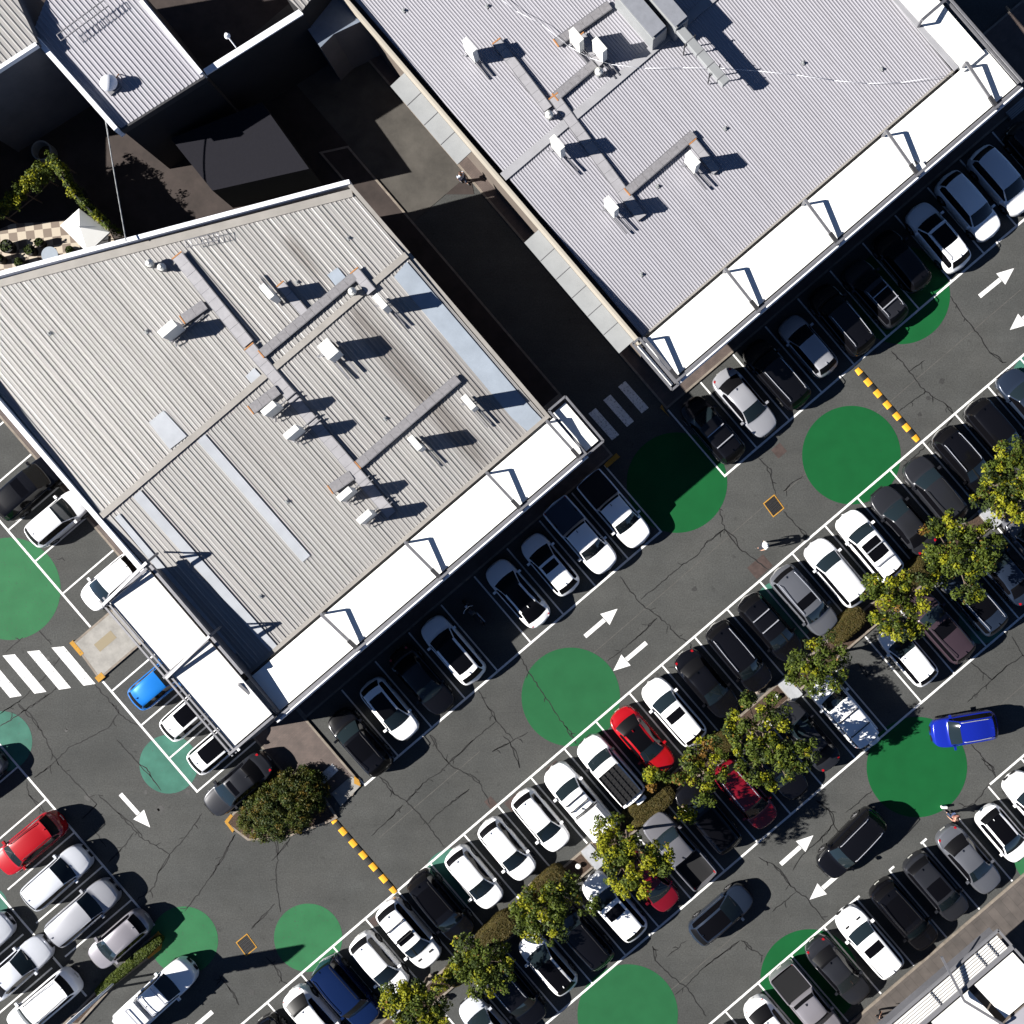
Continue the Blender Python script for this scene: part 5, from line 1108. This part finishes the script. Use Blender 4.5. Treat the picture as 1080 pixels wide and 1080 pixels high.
    if 'bars' in opts or 'dbars' in opts:
        for sx in (rs+(re-rs)*.30, rs+(re-rs)*.70):
            r = MB(); r.box((X(sx), 0, H+.09), (.06, rwid*2.1, .035)); [r.box((X(sx), sy*rwid*.98, H+.02), (.08, .05, .15)) for sy in (-1, 1)]; mbp('crossbar', r, M_CHROME if 'bars' in opts else M_TRIM)
    if 'platform' in opts:
        r = MB(); x0, x1 = X(rs+.10), X(re-.03)
        for k in range(9): r.box((x0+(x1-x0)*k/8, 0, H+.10), (.05, rwid*2.0, .03))
        for k in range(5): r.box(((x0+x1)/2, -rwid+rwid*2*k/4, H+.13), (x0-x1+.08, .05, .03))
        r.box(((x0+x1)/2, 0, H+.075), (x0-x1, rwid*1.95, .012)); mbp('roof_platform', r, M_TRIM)
    if 'spare' in opts:
        r = MB(); r.tube((X(1)-.16, -.25, .95), (X(1)-.38, -.25, .95), .36, n=22); mbp('spare_wheel_cover', r, 'PAINT'); 
    if 'vents' in opts:
        for sy in (-1, 1): r = MB(); r.box((X(cowl*.72)+.1, sy*.42, zc_(cowl*.72)+.012), (.11, .26, .03)); mbp('bonnet_vent', r, M_TRIM)
    if 'cover' in opts:
        r = MB(); r.box(((X(tb+.02)+X(.975))/2, 0, T['zd']-.035), (X(tb+.02)-X(.975), Wd*.875, .03)); mbp('tub_cover', r, M_BED)
    if 'canopy' in opts:
        r = MB(); x0, x1 = X(tb+.01), X(.975); w0, w1 = Wd*.45, Wd*.37
        r.add([(x0, -w0, T['zd']), (x1, -w0, T['zd']), (x1, w0, T['zd']), (x0, w0, T['zd']), (x0, -w1, H-.02), (x1+.12, -w1, H-.05), (x1+.12, w1, H-.05), (x0, w1, H-.02)], [(0, 1, 5, 4), (1, 2, 6, 5), (2, 3, 7, 6), (3, 0, 4, 7), (4, 5, 6, 7), (0, 3, 2, 1)]); mbp('tub_canopy', r, 'PAINT')
    if 'rackbars' in opts:
        for sx in (rs+.02, re-.02, tb+.12):
            r = MB(); r.box((X(sx), 0, H+.10), (.07, rwid*2.15, .05)); [r.box((X(sx), sy*rwid, H+.02 if sx < tb else 1.45), (.06, .06, .2 if sx < tb else .75)) for sy in (-1, 1)]; mbp('rack_bar', r, M_CHROME)
    if 'sunshade' in opts:
        r = MB(); a, b = cowl+.03, rs-.02; w = rwid*.92; r.add([(X(a), -w*1.05, zc_(a)-.035+.05), (X(a), w*1.05, zc_(a)-.035+.05), (X(b), w*.85, zc_(b)+.02), (X(b), -w*.85, zc_(b)+.02)], [(0, 1, 2, 3)]); mbp('sunshade', r, M_SHADE)
    return out
CAR_CACHE = {}; used_lbl = {}
def get_meshes(tn, rg, opts):
    key = (tn, rg, opts)
    if key not in CAR_CACHE:
        L = []
        for (name, v, f, m, par, sm) in build_type(tn, rg, opts):
            me = bpy.data.meshes.new(tn+'_'+name); me.from_pydata([tuple(p) for p in v], [], f)
            mm = m if not isinstance(m, str) else (PAINT['white'] if m == 'PAINT' else M_BED); me.materials.append(mm)
            if sm:
                bm = bmesh.new(); bm.from_mesh(me); bmesh.ops.remove_doubles(bm, verts=bm.verts, dist=.0005); bmesh.ops.recalc_face_normals(bm, faces=bm.faces) if name in ('body', 'wheel') else None; bm.to_mesh(me); bm.free()
                me.polygons.foreach_set('use_smooth', [True]*len(me.polygons)); me.set_sharp_from_angle(angle=R(38))
            me.update(); L.append((name, me, par, m))
        CAR_CACHE[key] = L
    return CAR_CACHE[key]
SUN = {'no': None, 's': (.46, .57), 'p': (.45, .80), 'all': (.40, .88), 'long': (.43, .86)}
def car(px, py, ang, tn, col, lbl, rg='no', opts='', grp=None, sL=1.0, sW=1.0, liner=None, zmid=1.1, top=None):
    """px,py: where the body's middle shows in the picture"""
    opts = tuple(sorted(opts.split())); rgv = SUN[rg] if isinstance(rg, str) else rg
    p = W(px, py, zmid); p.z = .006
    nm = {'hatch': 'parked_hatchback', 'sedan': 'parked_sedan', 'fastback': 'parked_sedan', 'suv': 'parked_suv', 'wagon': 'parked_suv', '4wd': 'parked_four_wheel_drive', 'ute': 'parked_ute'}[tn]
    cat = {'hatch': 'hatchback', 'sedan': 'sedan', 'fastback': 'sedan', 'suv': 'car', 'wagon': 'car', '4wd': 'four wheel drive', 'ute': 'ute'}[tn]
    if grp and 'driving' in grp: nm = nm.replace('parked', 'moving')
    o = empty(nm, p, ang, lbl, cat, grp); o.scale = (sL, sW, 1.0); objs = []
    for (name, me, par, m) in get_meshes(tn, rgv, opts):
        q = bpy.data.objects.new(name, me); COL.objects.link(q); q.parent = o if par < 0 else objs[par]; objs.append(q)
        if m == 'PAINT': q.material_slots[0].link = 'OBJECT'; q.material_slots[0].material = PAINT[col]
        if m == 'LINER': q.material_slots[0].link = 'OBJECT'; q.material_slots[0].material = PAINT[liner] if liner else M_BED
        if top and name in ('sunroof',): pass
    return o
DN = ANG_A-math.pi/2; UP = ANG_A+math.pi/2; RT = ANG_A; LF = ANG_A+math.pi
def cab(a, b, *args, **k):
    x, y = ABp(a, b); return car(x, y, *args, **k)
def jit(): return random.uniform(-.02, .02)
G1 = 'cars in the shaded bays under the left building'; G2 = 'cars in the shaded bays under the right building'; G3 = 'cars in the upper row of the tree median'; G4 = 'cars in the lower row of the tree median'; G5 = 'cars in the bottom right row'; G6 = 'cars beside the west canopy'; G7 = 'cars in the bottom left rows'
# (a, b, heading, type, paint, label, roof glass, options)
ROW1L = [(-281, 80, UP, 'suv', 'black', 'black car beside the brown paving, lowest of the shaded row on the left', (.42, .72), 'drails'),
 (-235, 74, DN, 'hatch', 'white', 'white car with black glass roof, nose out, beside the black one by the paving', (.42, .75), ''),
 (-189, 73, DN, 'sedan', 'black', 'black sedan almost lost in shade between two white cars with black roofs', 'no', ''),
 (-143, 70, UP, 'suv', 'white', 'white car with long black roof glass, next to the motorcycle bay', (.39, .80), ''),
 (-52, 69, UP, 'fastback', 'white', 'white sleek car, all black glass roof and white boot, beside the motorcycle bay', (.425, .90), ''),
 (-6, 68, UP, 'hatch', 'white', 'white hatchback with small square sunroof, left neighbour of the two white utes', 's', ''),
 (39, 66, DN, 'ute', 'white', 'white ute with open empty tub, nose out', 'no', ''),
 (84, 68, DN, 'ute', 'white', 'white ute with black covered tub at the alley corner', 'no', 'cover')]
for r in ROW1L: cab(r[0], r[1]-0, r[2]+jit(), *r[3:6], rg=r[6], opts=r[7], grp=G1, liner='slate' if r[5].startswith('white ute with open') else None)  # slate liner puts the open tub's blue shade into its colour
ROW1R = [(217.5, 72, UP, 'suv', 'black', 'black car with two silver crossbars, nearest the alley mouth on the right', 'no', 'bars'),
 (262.5, 72, DN, 'sedan', 'silver', 'silver sedan nose out, second from the alley under the grey roofed building', 'no', ''),
 (307.5, 71, UP, 'wagon', 'black', 'black wagon with silver rails between the two silver cars', 'no', 'rails'),
 (352.5, 70, UP, 'hatch', 'silver', 'silver hatchback nose in, left of the speed hump end', 'no', ''),
 (397.5, 72, UP, 'wagon', 'black', 'black wagon with silver rails at the top end of the speed hump', 'no', 'rails'),
 (442.5, 74, UP, 'suv', 'darkgrey', 'dark grey car with rails and crossbars, nose in, right of the speed hump', (.44, .70), 'bars rails'),
 (487, 66, UP, 'hatch', 'black', 'black hatchback deep in shade behind the half hidden green circle', 'no', ''),
 (532, 72, UP, 'suv', 'white', 'white car with black sunroof and rails, lowest of the three white ones top right', (.42, .66), 'rails'),
 (578, 68, DN, 'suv', 'white', 'white car nose out, middle of the three white ones top right', 'no', ''),
 (622, 70, DN, 'suv', 'pearl', 'white car nose out, cut by the right edge, uppermost of three', 'no', ''),
 (668, 70, DN, 'hatch', 'black', 'black car nose out beyond the right picture edge', 'no', '')]
for r in ROW1R: cab(r[0], r[1], r[2]+jit(), *r[3:6], rg=r[6], opts=r[7], grp=G2)
ROW2 = [(-555, 276, DN, 'suv', 'black', 'black car at the bottom edge with only its red lit tail in view', 'no', ''),
 (-509, 274, DN, 'fastback', 'white', 'white car with dark rear glass at the bottom edge, left of the blue one', 'no', ''),
 (-464, 272, DN, '4wd', 'navy', 'navy blue boxy four wheel drive with ribbed roof at the bottom', 'no', 'drails amber'),
 (-419, 272, DN, 'hatch', 'white', 'plain white hatchback between the navy four wheel drive and the white one with bars', 'no', ''),
 (-374, 268, DN, 'suv', 'white', 'white car with dark crossbars, sunroof and bonnet vents', (.46, .56), 'dbars vents'),
 (-329, 268, DN, 'wagon', 'black', 'black four wheel drive at the lower end of the left speed hump', 'p', 'drails'),
 (-283, 268, DN, 'hatch', 'white', 'white hatchback right of the black four wheel drive by the speed hump', 'no', ''),
 (-237, 268, DN, 'hatch', 'white', 'white hatchback with red tail lamps, middle of three white hatchbacks', 'no', ''),
 (-190, 268, DN, 'hatch', 'white', 'white hatchback left of the long white ute with canopy', 'no', ''),
 (-145, 279, UP, 'ute', 'white', 'long white ute with canopy and dark roof bars, tail under the yellow tree', 'no', 'canopy dbars'),
 (-99, 275, UP, '4wd', 'white', 'white four wheel drive with black roof platform and spare wheel', 'no', 'platform spare dmirror'),
 (-53, 274, DN, 'sedan', 'red', 'bright red car with black roof, just left of the green circle edge', (.43, .70), ''),
 (-8, 272, UP, 'suv', 'white', 'white car with small sunroof and oval rear glass, right of the red one', 's', ''),
 (38, 272, DN, 'sedan', 'black', 'black sedan with red tail lamps right of the white sunroof car', 'no', ''),
 (83, 272, DN, 'wagon', 'black', 'long black wagon with silver rails, left of the one with crossbars', 'no', 'rails'),
 (128, 270, DN, 'suv', 'black', 'black car with two white crossbars beside the teal patch', 'no', 'bars'),
 (174, 272, DN, 'wagon', 'grey', 'dark grey wagon with thick silver rails and square sunroof', (.44, .55), 'rails'),
 (219, 272, UP, 'suv', 'pearl', 'silver white hatchback, nose on the line, next to the walking person', 'no', ''),
 (264, 273, UP, 'wagon', 'white', 'white car with three part black sunroof and crossbars under the yellow tree', (.42, .66), 'bars'),
 (309, 276, UP, 'sedan', 'darkgrey', 'dark grey car at the foot of the right deep green circle', 'no', ''),
 (355, 274, UP, 'suv', 'darkgrey', 'dark grey car with its nose near the end of the right speed hump', 'no', 'drails'),
 (400, 270, DN, 'suv', 'black', 'black car with silver rails half under the bright tree', 'no', 'rails'),
 (445, 270, DN, 'suv', 'black', 'black car with red lamps, second from the right edge in the tree row', 'no', ''),
 (491, 268, UP, 'suv', 'slate', 'slate blue car cut by the right edge, nose on the bay line', 'no', '')]
for r in ROW2: cab(r[0], r[1], r[2]+jit(), *r[3:6], rg=r[6], opts=r[7], grp=G3)
ROW3 = [(-375, 398, UP, 'hatch', 'lightsilver', 'silver car cut by the bottom edge, bonnet dappled by leaf shade', 'no', ''),
 (-329, 386, DN, 'wagon', 'black', 'black wagon with blue glinting rails at the bottom edge', 'no', 'rails'),
 (-283, 388, UP, 'hatch', 'white', 'small white car with black roof under the olive tree', (.43, .86), ''),
 (-236, 386, UP, 'wagon', 'black', 'black wagon in deep shade above the bottom green circle', 'no', 'drails'),
 (-190, 388, UP, 'suv', 'white', 'white car with square dark sunroof below the yellow tree', (.45, .57), 'dbars' if False else ''),
 (-144, 392, DN, 'hatch', 'darkred', 'dark red car with foil sunshade under the yellow tree', 'no', 'sunshade'),
 (-99, 386, UP, 'ute', 'midgrey', 'grey ute with black tub and pale rim beside the dark red car', 'no', ''),
 (-53, 380, UP, 'wagon', 'black', 'black blue car with shaded roof right of the grey ute', 'all', ''),
 (-7, 388, DN, 'suv', 'darkred', 'red car with silver rails under the largest tree, nose to the aisle', 'no', 'rails'),  # a red car; the darker paint stands in for tree shade
 (38, 386, DN, 'sedan', 'black', 'dark blue sedan mostly hidden under the largest tree', 'no', ''),
 (83, 384, UP, 'sedan', 'darkgrey', 'dark grey sedan at the right side of the largest tree', 'no', ''),
 (129, 388, UP, '4wd', 'white', 'white four wheel drive with roof bars and spare wheel under dappled shade', 'no', 'dbars spare'),
 (220, 388, UP, 'hatch', 'white', 'white hatchback right of the empty bay with tree shadows', 'no', ''),
 (265, 388, UP, 'wagon', 'brown', 'purple brown car with ribbed roof and black sunroof', (.43, .58), 'drails'),
 (310, 388, UP, 'wagon', 'slate', 'blue black car with long silver rails and glass roof', (.40, .74), 'rails'),
 (355, 386, UP, 'sedan', 'slate', 'navy sedan near the right edge below the wide tree', 'no', ''),
 (400, 386, UP, 'suv', 'grey', 'grey car beyond the navy sedan at the right edge', 'no', '')]
for r in ROW3: cab(r[0], r[1], r[2]+jit(), *r[3:6], rg=r[6], opts=r[7], grp=G4)
ROW4 = [(-194, 596, UP, 'hatch', 'pearl', 'pale car just touching the bottom edge right of the green circle', 'no', ''),
 (-146, 600, DN, 'fastback', 'white', 'white car with dark rear glass at the bottom left of the lower right row', 'no', ''),
 (-101, 597, DN, 'ute', 'rust', 'silver grey ute with charcoal tub cover', 'no', 'cover'),
 (-54, 594, DN, 'sedan', 'darkgrey', 'charcoal sedan standing on the clipped green circle', 'no', ''),
 (-9, 592, UP, 'wagon', 'white', 'white car with bonnet vents and small sunroof, left of the two black ones', 's', 'vents'),
 (38, 594, DN, 'wagon', 'black', 'black car with red lamps between the white one and another black one', 'p', 'drails'),
 (83, 594, DN, 'suv', 'darkgrey', 'black car with grey framed sunroof left of the grey sedan', (.42, .64), ''),
 (128, 595, DN, 'sedan', 'grey', 'blue grey sedan with dark rear window beside the standing person', 'no', ''),
 (174, 598, DN, 'hatch', 'white', 'white car with all black roof near the right edge', (.43, .86), ''),
 (219, 597, UP, 'suv', 'white', 'white car nose up at the right edge', 'no', ''),
 (264, 597, UP, 'suv', 'silver', 'silver car beyond the right edge of the lower row', 'no', '')]
for r in ROW4: cab(r[0], r[1], r[2]+jit(), *r[3:6], rg=r[6], opts=r[7], grp=G5, sL=.9 if 'all black roof' in r[5] else 1)
WEST = [(-372, -353, RT, 'wagon', 'black', 'navy black car nose to the west wall at the left edge', 's', ''),
 (-371, -309, RT, 'hatch', 'pearl', 'silver white hatchback nose to the wheel stop by the west wall', 'no', ''),
 (-371, -220, LF, 'hatch', 'white', 'white hatchback half under the corner of the west canopy', 'no', ''),
 (-400, -107, RT, 'hatch', 'skyblue', 'bright blue hatchback tucked under the west canopy', 'no', ''),
 (-396, -60.5, RT, 'hatch', 'white', 'upper of two white cars with black roof fronts under the west canopy', (.42, .66), ''),
 (-397, -14.5, RT, 'hatch', 'white', 'lower of two white cars with black roof fronts, on the teal circle', (.42, .74), ''),
 (-409, 30, LF, 'sedan', 'darkgrey', 'dark grey sedan nose to the lane beside the big round bush', (.44, .52), '')]
for r in WEST: cab(r[0], r[1], r[2]+jit(), *r[3:6], rg=r[6], opts=r[7], grp=G6)
SW = [(-622, -158, RT, 'suv', 'grey', 'grey car outside the left edge whose shadow falls on the teal circle', 'no', ''),
 (-617, -66, LF, 'suv', 'red', 'bright red car with dark rails at the left edge', 'no', 'drails'),
 (-619, -20, RT, 'suv', 'lightsilver', 'pale silver car below the red one', 'no', ''),
 (-622, 26, RT, 'wagon', 'silver', 'silver wagon with ribbed roof, lowest but one of the left row', 'no', ''),
 (-612, 73, LF, 'hatch', 'rust', 'small warm silver car beside the low hedge island', 'no', ''),
 (-729, -20, RT, 'sedan', 'lightsilver', 'silver car at the left edge showing only its nose', 'no', ''),
 (-714, 26, RT, 'sedan', 'lightsilver', 'pale silver sedan at the left edge, nose toward the small warm silver car', 'no', ''),
 (-716, 72, LF, 'wagon', 'white', 'white wagon with roof rails in the bottom left corner', 'no', 'drails'),
 (-762, -66, RT, 'suv', 'grey', 'grey car outside the frame left of the red one', 'no', '')]
for r in SW: cab(r[0], r[1], r[2]+jit(), *r[3:6], rg=r[6], opts=r[7], grp=G7)
GD = 'cars driving along the lanes'
car(163, 1053, ANG_A+.03, 'ute', 'white', 'long white ute with three rack bars driving in at the bottom left', opts='rackbars canopy', grp=GD, sL=1.05)
car(899, 891, math.atan2(-.72, -.70), 'wagon', 'black', 'black car with silver rails driving down the lower aisle', opts='rails', grp=GD)
car(761, 967, math.atan2(.655, .755), 'hatch', 'slate', 'slate blue hatchback with black glass roof pulling up the lower aisle', rg=(.43, .84), grp=GD, sL=1.04)
car(1019, 770, math.pi+.17, 'suv', 'blue', 'vivid blue car with silver rails driving left at the right edge', opts='rails', grp=GD, sL=.86, sW=.98)
# motorcycle in the shaded bay
def motorcycle(px, py):
    o = empty('motorcycle', W(px, py, .5), UP, 'dark motorcycle alone in a shaded bay with a wheel stop line behind', 'motorcycle'); o.location.z = 0.0
    for x in (-.68, .70):
        m = MB(); n = 24; R0 = .30
        for i in range(n):
            t0, t1 = 2*math.pi*i/n, 2*math.pi*(i+1)/n; m.tube((x+R0*math.cos(t0), 0, .31+R0*math.sin(t0)), (x+R0*math.cos(t1), 0, .31+R0*math.sin(t1)), .06, n=6, cap=False)
        w = m.build('wheel', M_TYRE, o); s = MB(); s.tube((x, -.05, .31), (x, .05, .31), .12, n=14)
        for k in range(6): a = math.pi*k/3; s.beam((x, 0, .31), (x+.26*math.cos(a), 0, .31+.26*math.sin(a)), .02, .02)
        s.build('rim', M_RIM, w)
    m = MB(); m.sphere((.18, 0, .82), (.30, .16, .15)); m.build('tank', PAINT['darkgrey'], o, smooth=True); m = MB(); m.sphere((-.35, 0, .80), (.38, .14, .07)); m.build('seat', M_BLK, o, smooth=True)
    m = MB(); m.sphere((.0, 0, .48), (.26, .16, .2)); m.build('engine', M_STEEL, o, smooth=True); m = MB(); [m.tube((.70, s*.09, .31), (.48, s*.08, .98), .025) for s in (-1, 1)]; m.build('fork', M_CHROME, o)
    m = MB(); m.path([(.36, -.38, 1.0), (.46, -.2, 1.03), (.46, .2, 1.03), (.36, .38, 1.0)], .018); m.build('handlebar', M_CHROME, o); m = MB(); m.sphere((.58, 0, .90), (.08, .09, .09)); m.build('headlight', M_HL, o, smooth=True)
    m = MB(); m.beam((-.68, 0, .31), (.1, 0, .5), .06, .06); m.beam((.1, 0, .5), (.48, 0, .9), .06, .06); m.beam((-.5, 0, .7), (.1, 0, .6), .05, .05); m.build('frame', M_DARKST, o); m = MB(); m.tube((-.1, -.16, .32), (-.85, -.2, .42), .045); m.build('exhaust', M_CHROME, o)
motorcycle(499, 647)
# ================================================================== PEOPLE
def skinmesh(name, verts, edges, radii, m, parent, root=0, sub=2):
    me = bpy.data.meshes.new(name); me.from_pydata([tuple(v) for v in verts], edges, []); o = bpy.data.objects.new(name, me); COL.objects.link(o); o.parent = parent
    s = o.modifiers.new('skin', 'SKIN'); s.use_smooth_shade = True; lay = me.skin_vertices[0].data if me.skin_vertices else None
    if lay is None:
        bm = bmesh.new(); bm.from_mesh(me); bm.verts.layers.skin.verify(); bm.to_mesh(me); bm.free(); lay = me.skin_vertices[0].data
    for i, r in enumerate(radii): lay[i].radius = (r, r) if not isinstance(r, tuple) else r
    for i in range(len(radii)): lay[i].use_root = (i == root)
    u = o.modifiers.new('sub', 'SUBSURF'); u.levels = sub; u.render_levels = sub; me.materials.append(m); return o
SKIN = mat('skin', (.45, .26, .18), .5); 
def person(px, py, face, lbl, shirt, pants, hair, stride=.28, arm=(.15, -.15), shoes=(.05, .05, .05), hat=None):
    o = empty('person', W(px, py, .9), face, lbl, 'person'); o.location.z = .006   # local +x is ahead
    J = {}; V = []; E = []; Rr = []
    def v(n, p, r): J[n] = len(V); V.append(Vector(p)); Rr.append(r)
    def e(a, b): E.append((J[a], J[b]))
    v('pelvis', (0, 0, .94), (.15, .12)); v('waist', (0, 0, 1.08), (.135, .105)); v('chest', (.01, 0, 1.28), (.16, .12)); v('upper', (0, 0, 1.40), (.12, .09)); v('neck', (.01, 0, 1.50), .055); v('head0', (.03, 0, 1.57), .075); v('head1', (.03, 0, 1.64), .10); v('head2', (.02, 0, 1.71), .085)
    for a, b in zip(['pelvis', 'waist', 'chest', 'upper', 'neck', 'head0', 'head1'], ['waist', 'chest', 'upper', 'neck', 'head0', 'head1', 'head2']): e(a, b)
    for k, s in (('l', 1), ('r', -1)):
        f = stride*s; v('hip'+k, (0, .09*s, .90), .10); v('knee'+k, (f*.55+.04, .10*s, .50), .062); v('ankle'+k, (f-.02, .10*s, .09), .042); v('toe'+k, (f+.16, .11*s, .035), .035)
        e('pelvis', 'hip'+k); e('hip'+k, 'knee'+k); e('knee'+k, 'ankle'+k); e('ankle'+k, 'toe'+k)
        sw = arm[0 if s > 0 else 1]; v('sh'+k, (0, .18*s, 1.40), .065); v('el'+k, (-.02+sw*.3, .24*s, 1.13), .045); v('wr'+k, (.08+sw, .25*s, .90), .028); v('palm'+k, (.10+sw*1.1, .25*s, .83), (.036, .018))
        e('upper', 'sh'+k); e('sh'+k, 'el'+k); e('el'+k, 'wr'+k); e('wr'+k, 'palm'+k)
    body = skinmesh('body', V, E, Rr, SKIN, o)
    for k, s in (('l', 1), ('r', -1)):
        p = V[J['palm'+k]]; h = MB()
        for i, (dx, L) in enumerate(((.026, .062), (.009, .072), (-.009, .067), (-.026, .052))):
            a = p+Vector((dx, 0, -.02)); b = a+Vector((.003, -.006*s, -L*.55)); c = b+Vector((.004, -.018*s, -L*.45)); h.tube(a, b, .0095, .0085, 7); h.tube(b, c, .0085, .0065, 7)
        a = p+Vector((.032, -.005*s, .015)); b = a+Vector((.022, -.012*s, -.028)); h.tube(a, b, .011, .0095, 7); h.tube(b, b+Vector((.006, -.01*s, -.026)), .0095, .007, 7); h.build('fingers', SKIN, body, smooth=True)
    hd = V[J['head1']]; fm = MB(); fm.sphere(hd+Vector((.105, 0, -.01)), (.016, .012, .02), 8, 6); [fm.sphere(hd+Vector((.0, .098*s, 0)), (.022, .010, .03), 8, 6) for s in (-1, 1)]; fm.build('nose_and_ears', SKIN, body, smooth=True)
    ey = MB(); [ey.sphere(hd+Vector((.088, .034*s, .018)), .011, 8, 6) for s in (-1, 1)]; ey.box(hd+Vector((.092, 0, -.045)), (.012, .045, .007)); ey.build('eyes_and_mouth', mat('eye_dark', (.05, .02, .02), .3), body)
    T = [V[J[n]] for n in ('pelvis', 'waist', 'chest', 'upper')]; sv = T+[V[J['shl']], V[J['shl']].lerp(V[J['ell']], .75), V[J['shr']], V[J['shr']].lerp(V[J['elr']], .75)]
    sv[0] = sv[0]+Vector((0, 0, .03)); skinmesh('shirt', sv, [(0, 1), (1, 2), (2, 3), (3, 4), (4, 5), (3, 6), (6, 7)], [(.17, .145), (.155, .125), (.18, .145), (.13, .105), .082, .066, .082, .066], shirt, o)
    pv = [V[J['pelvis']]+Vector((0, 0, .04))]; ed = []; rr = [(.165, .138)]
    for k in 'lr':
        n = len(pv); pv += [V[J['hip'+k]], V[J['knee'+k]], V[J['ankle'+k]]+Vector((0, 0, .04))]; ed += [(0, n), (n, n+1), (n+1, n+2)]; rr += [.115, .078, .062]
    skinmesh('trousers', pv, ed, rr, pants, o)
    for k in 'lr': s_ = MB(); a = V[J['ankle'+k]]; b = V[J['toe'+k]]; s_.sphere((a+b)/2+Vector((0, 0, -.01)), (.145, .052, .05), 12, 8); s_.build('shoe', mat('shoe', shoes, .6), o, smooth=True)
    hm = MB(); hm.sphere(hd+Vector((-.012, 0, .045)), (.112, .106, .095), 14, 10); hm.build('hair', hair, o, smooth=True)
    if hat: q = MB(); q.tube(hd+Vector((0, 0, .05)), hd+Vector((0, 0, .065)), .19, .18, 24); q.tube(hd+Vector((0, 0, .06)), hd+Vector((0, 0, .16)), .115, .10, 20); q.build('hat', hat, o, smooth=False)
    return o
fab = lambda n, c: mat('fabric_'+n, c, .9)
person(806, 575, math.pi+.3, 'person in white shirt and dark trousers walking across the upper aisle', fab('white', (.7, .7, .68)), fab('dark', (.02, .02, .03)), mat('dark_hair', (.02, .013, .01), .6), hat=fab('white', (.7, .7, .68)))
person(1006, 861, 2.4, 'person in pale pink top standing behind the blue grey sedan', fab('pink', (.24, .11, .09)), fab('denim', (.04, .06, .12)), mat('brown_hair', (.06, .03, .02), .6), stride=.12)
o = person(487, 187, -.8, 'person in white and blue carrying things at the lane edge by the grey awning', fab('lightblue', (.42, .5, .62)), fab('denim', (.04, .06, .12)), mat('brown_hair', (.06, .03, .02), .6), stride=.2)
person(929, 1074, .6, 'auburn haired person in black on the paving at the bottom edge', fab('black', (.012, .012, .014)), fab('black', (.012, .012, .014)), mat('auburn_hair', (.22, .09, .03), .6), stride=.2)
tb_ = MB(); tb_.box((0, 0, .16), (.32, .14, .32)); tb = tb_.build('carry_bag', fab('white', (.7, .7, .68)), None, bevel=.01); tb.location = W(999, 854, .8); tb.location.z = .01; tag(tb, 'small white bag on the ground beside the person in pink', 'bag')
# ================================================================== LIGHT, SKY, CAMERA
EL = R(32); sun_dir = Vector((-math.cos(EL)*.985, -math.cos(EL)*.17, math.sin(EL))).normalized()
wd = bpy.data.worlds.new('World'); sc.world = wd; wd.use_nodes = True; nt = wd.node_tree
sky = nt.nodes.new('ShaderNodeTexSky'); sky.sky_type = 'NISHITA'; sky.sun_disc = False; sky.sun_elevation = EL; sky.sun_rotation = math.atan2(sun_dir.x, sun_dir.y); sky.altitude = 3000; sky.air_density = .45; sky.dust_density = 0.0; sky.ozone_density = 3.0
nt.links.new(sky.outputs[0], nt.nodes['Background'].inputs[0]); nt.nodes['Background'].inputs[1].default_value = .05
ld = bpy.data.lights.new('sun', 'SUN'); ld.energy = 5.0; ld.angle = R(.5); ld.color = (1, .96, .905); lo = bpy.data.objects.new('sun', ld); COL.objects.link(lo); lo.rotation_euler = sun_dir.to_track_quat('Z', 'Y').to_euler(); lo.location = (-40, -10, 60)
cd = bpy.data.cameras.new('camera'); cam = bpy.data.objects.new('camera', cd); COL.objects.link(cam); sc.camera = cam
cam.location = ((NX-540)/S, (540-NY)/S, CH); cam.rotation_euler = (0, 0, 0)
cd.sensor_width = 36; cd.lens = 36*(S*CH)/1080; cd.shift_x = (540-NX)/1080; cd.shift_y = (NY-540)/1080; cd.clip_start = .5; cd.clip_end = 2000
sc.render.resolution_x = 1024; sc.render.resolution_y = 1024
sc.view_settings.view_transform = 'Standard'; sc.view_settings.look = 'None'; sc.view_settings.exposure = 1.55; sc.view_settings.gamma = 1

# the whole place is exposed for its darker parts: every colour that is not white paint is taken down together
KEEP = ('white_canopy', 'offwhite_canopy', 'line_paint', 'crossing_paint', 'paint_', 'yellow_paint', 'car_glass', 'headlight', 'tail_light')
for m in bpy.data.materials:
    if not m.use_nodes or m.name.startswith(KEEP): continue
    for nd in m.node_tree.nodes:
        if nd.type in ('BSDF_PRINCIPLED', 'TEX_BRICK', 'TEX_CHECKER', 'MIX'):
            for i in nd.inputs:
                if i.type == 'RGBA' and not i.is_linked and i.name in ('Base Color', 'Color1', 'Color2', 'Mortar', 'A', 'B'):
                    c = i.default_value; 
                    if max(c[:3]) < .56: i.default_value = (c[0]*.8, c[1]*.8, c[2]*.8, 1)
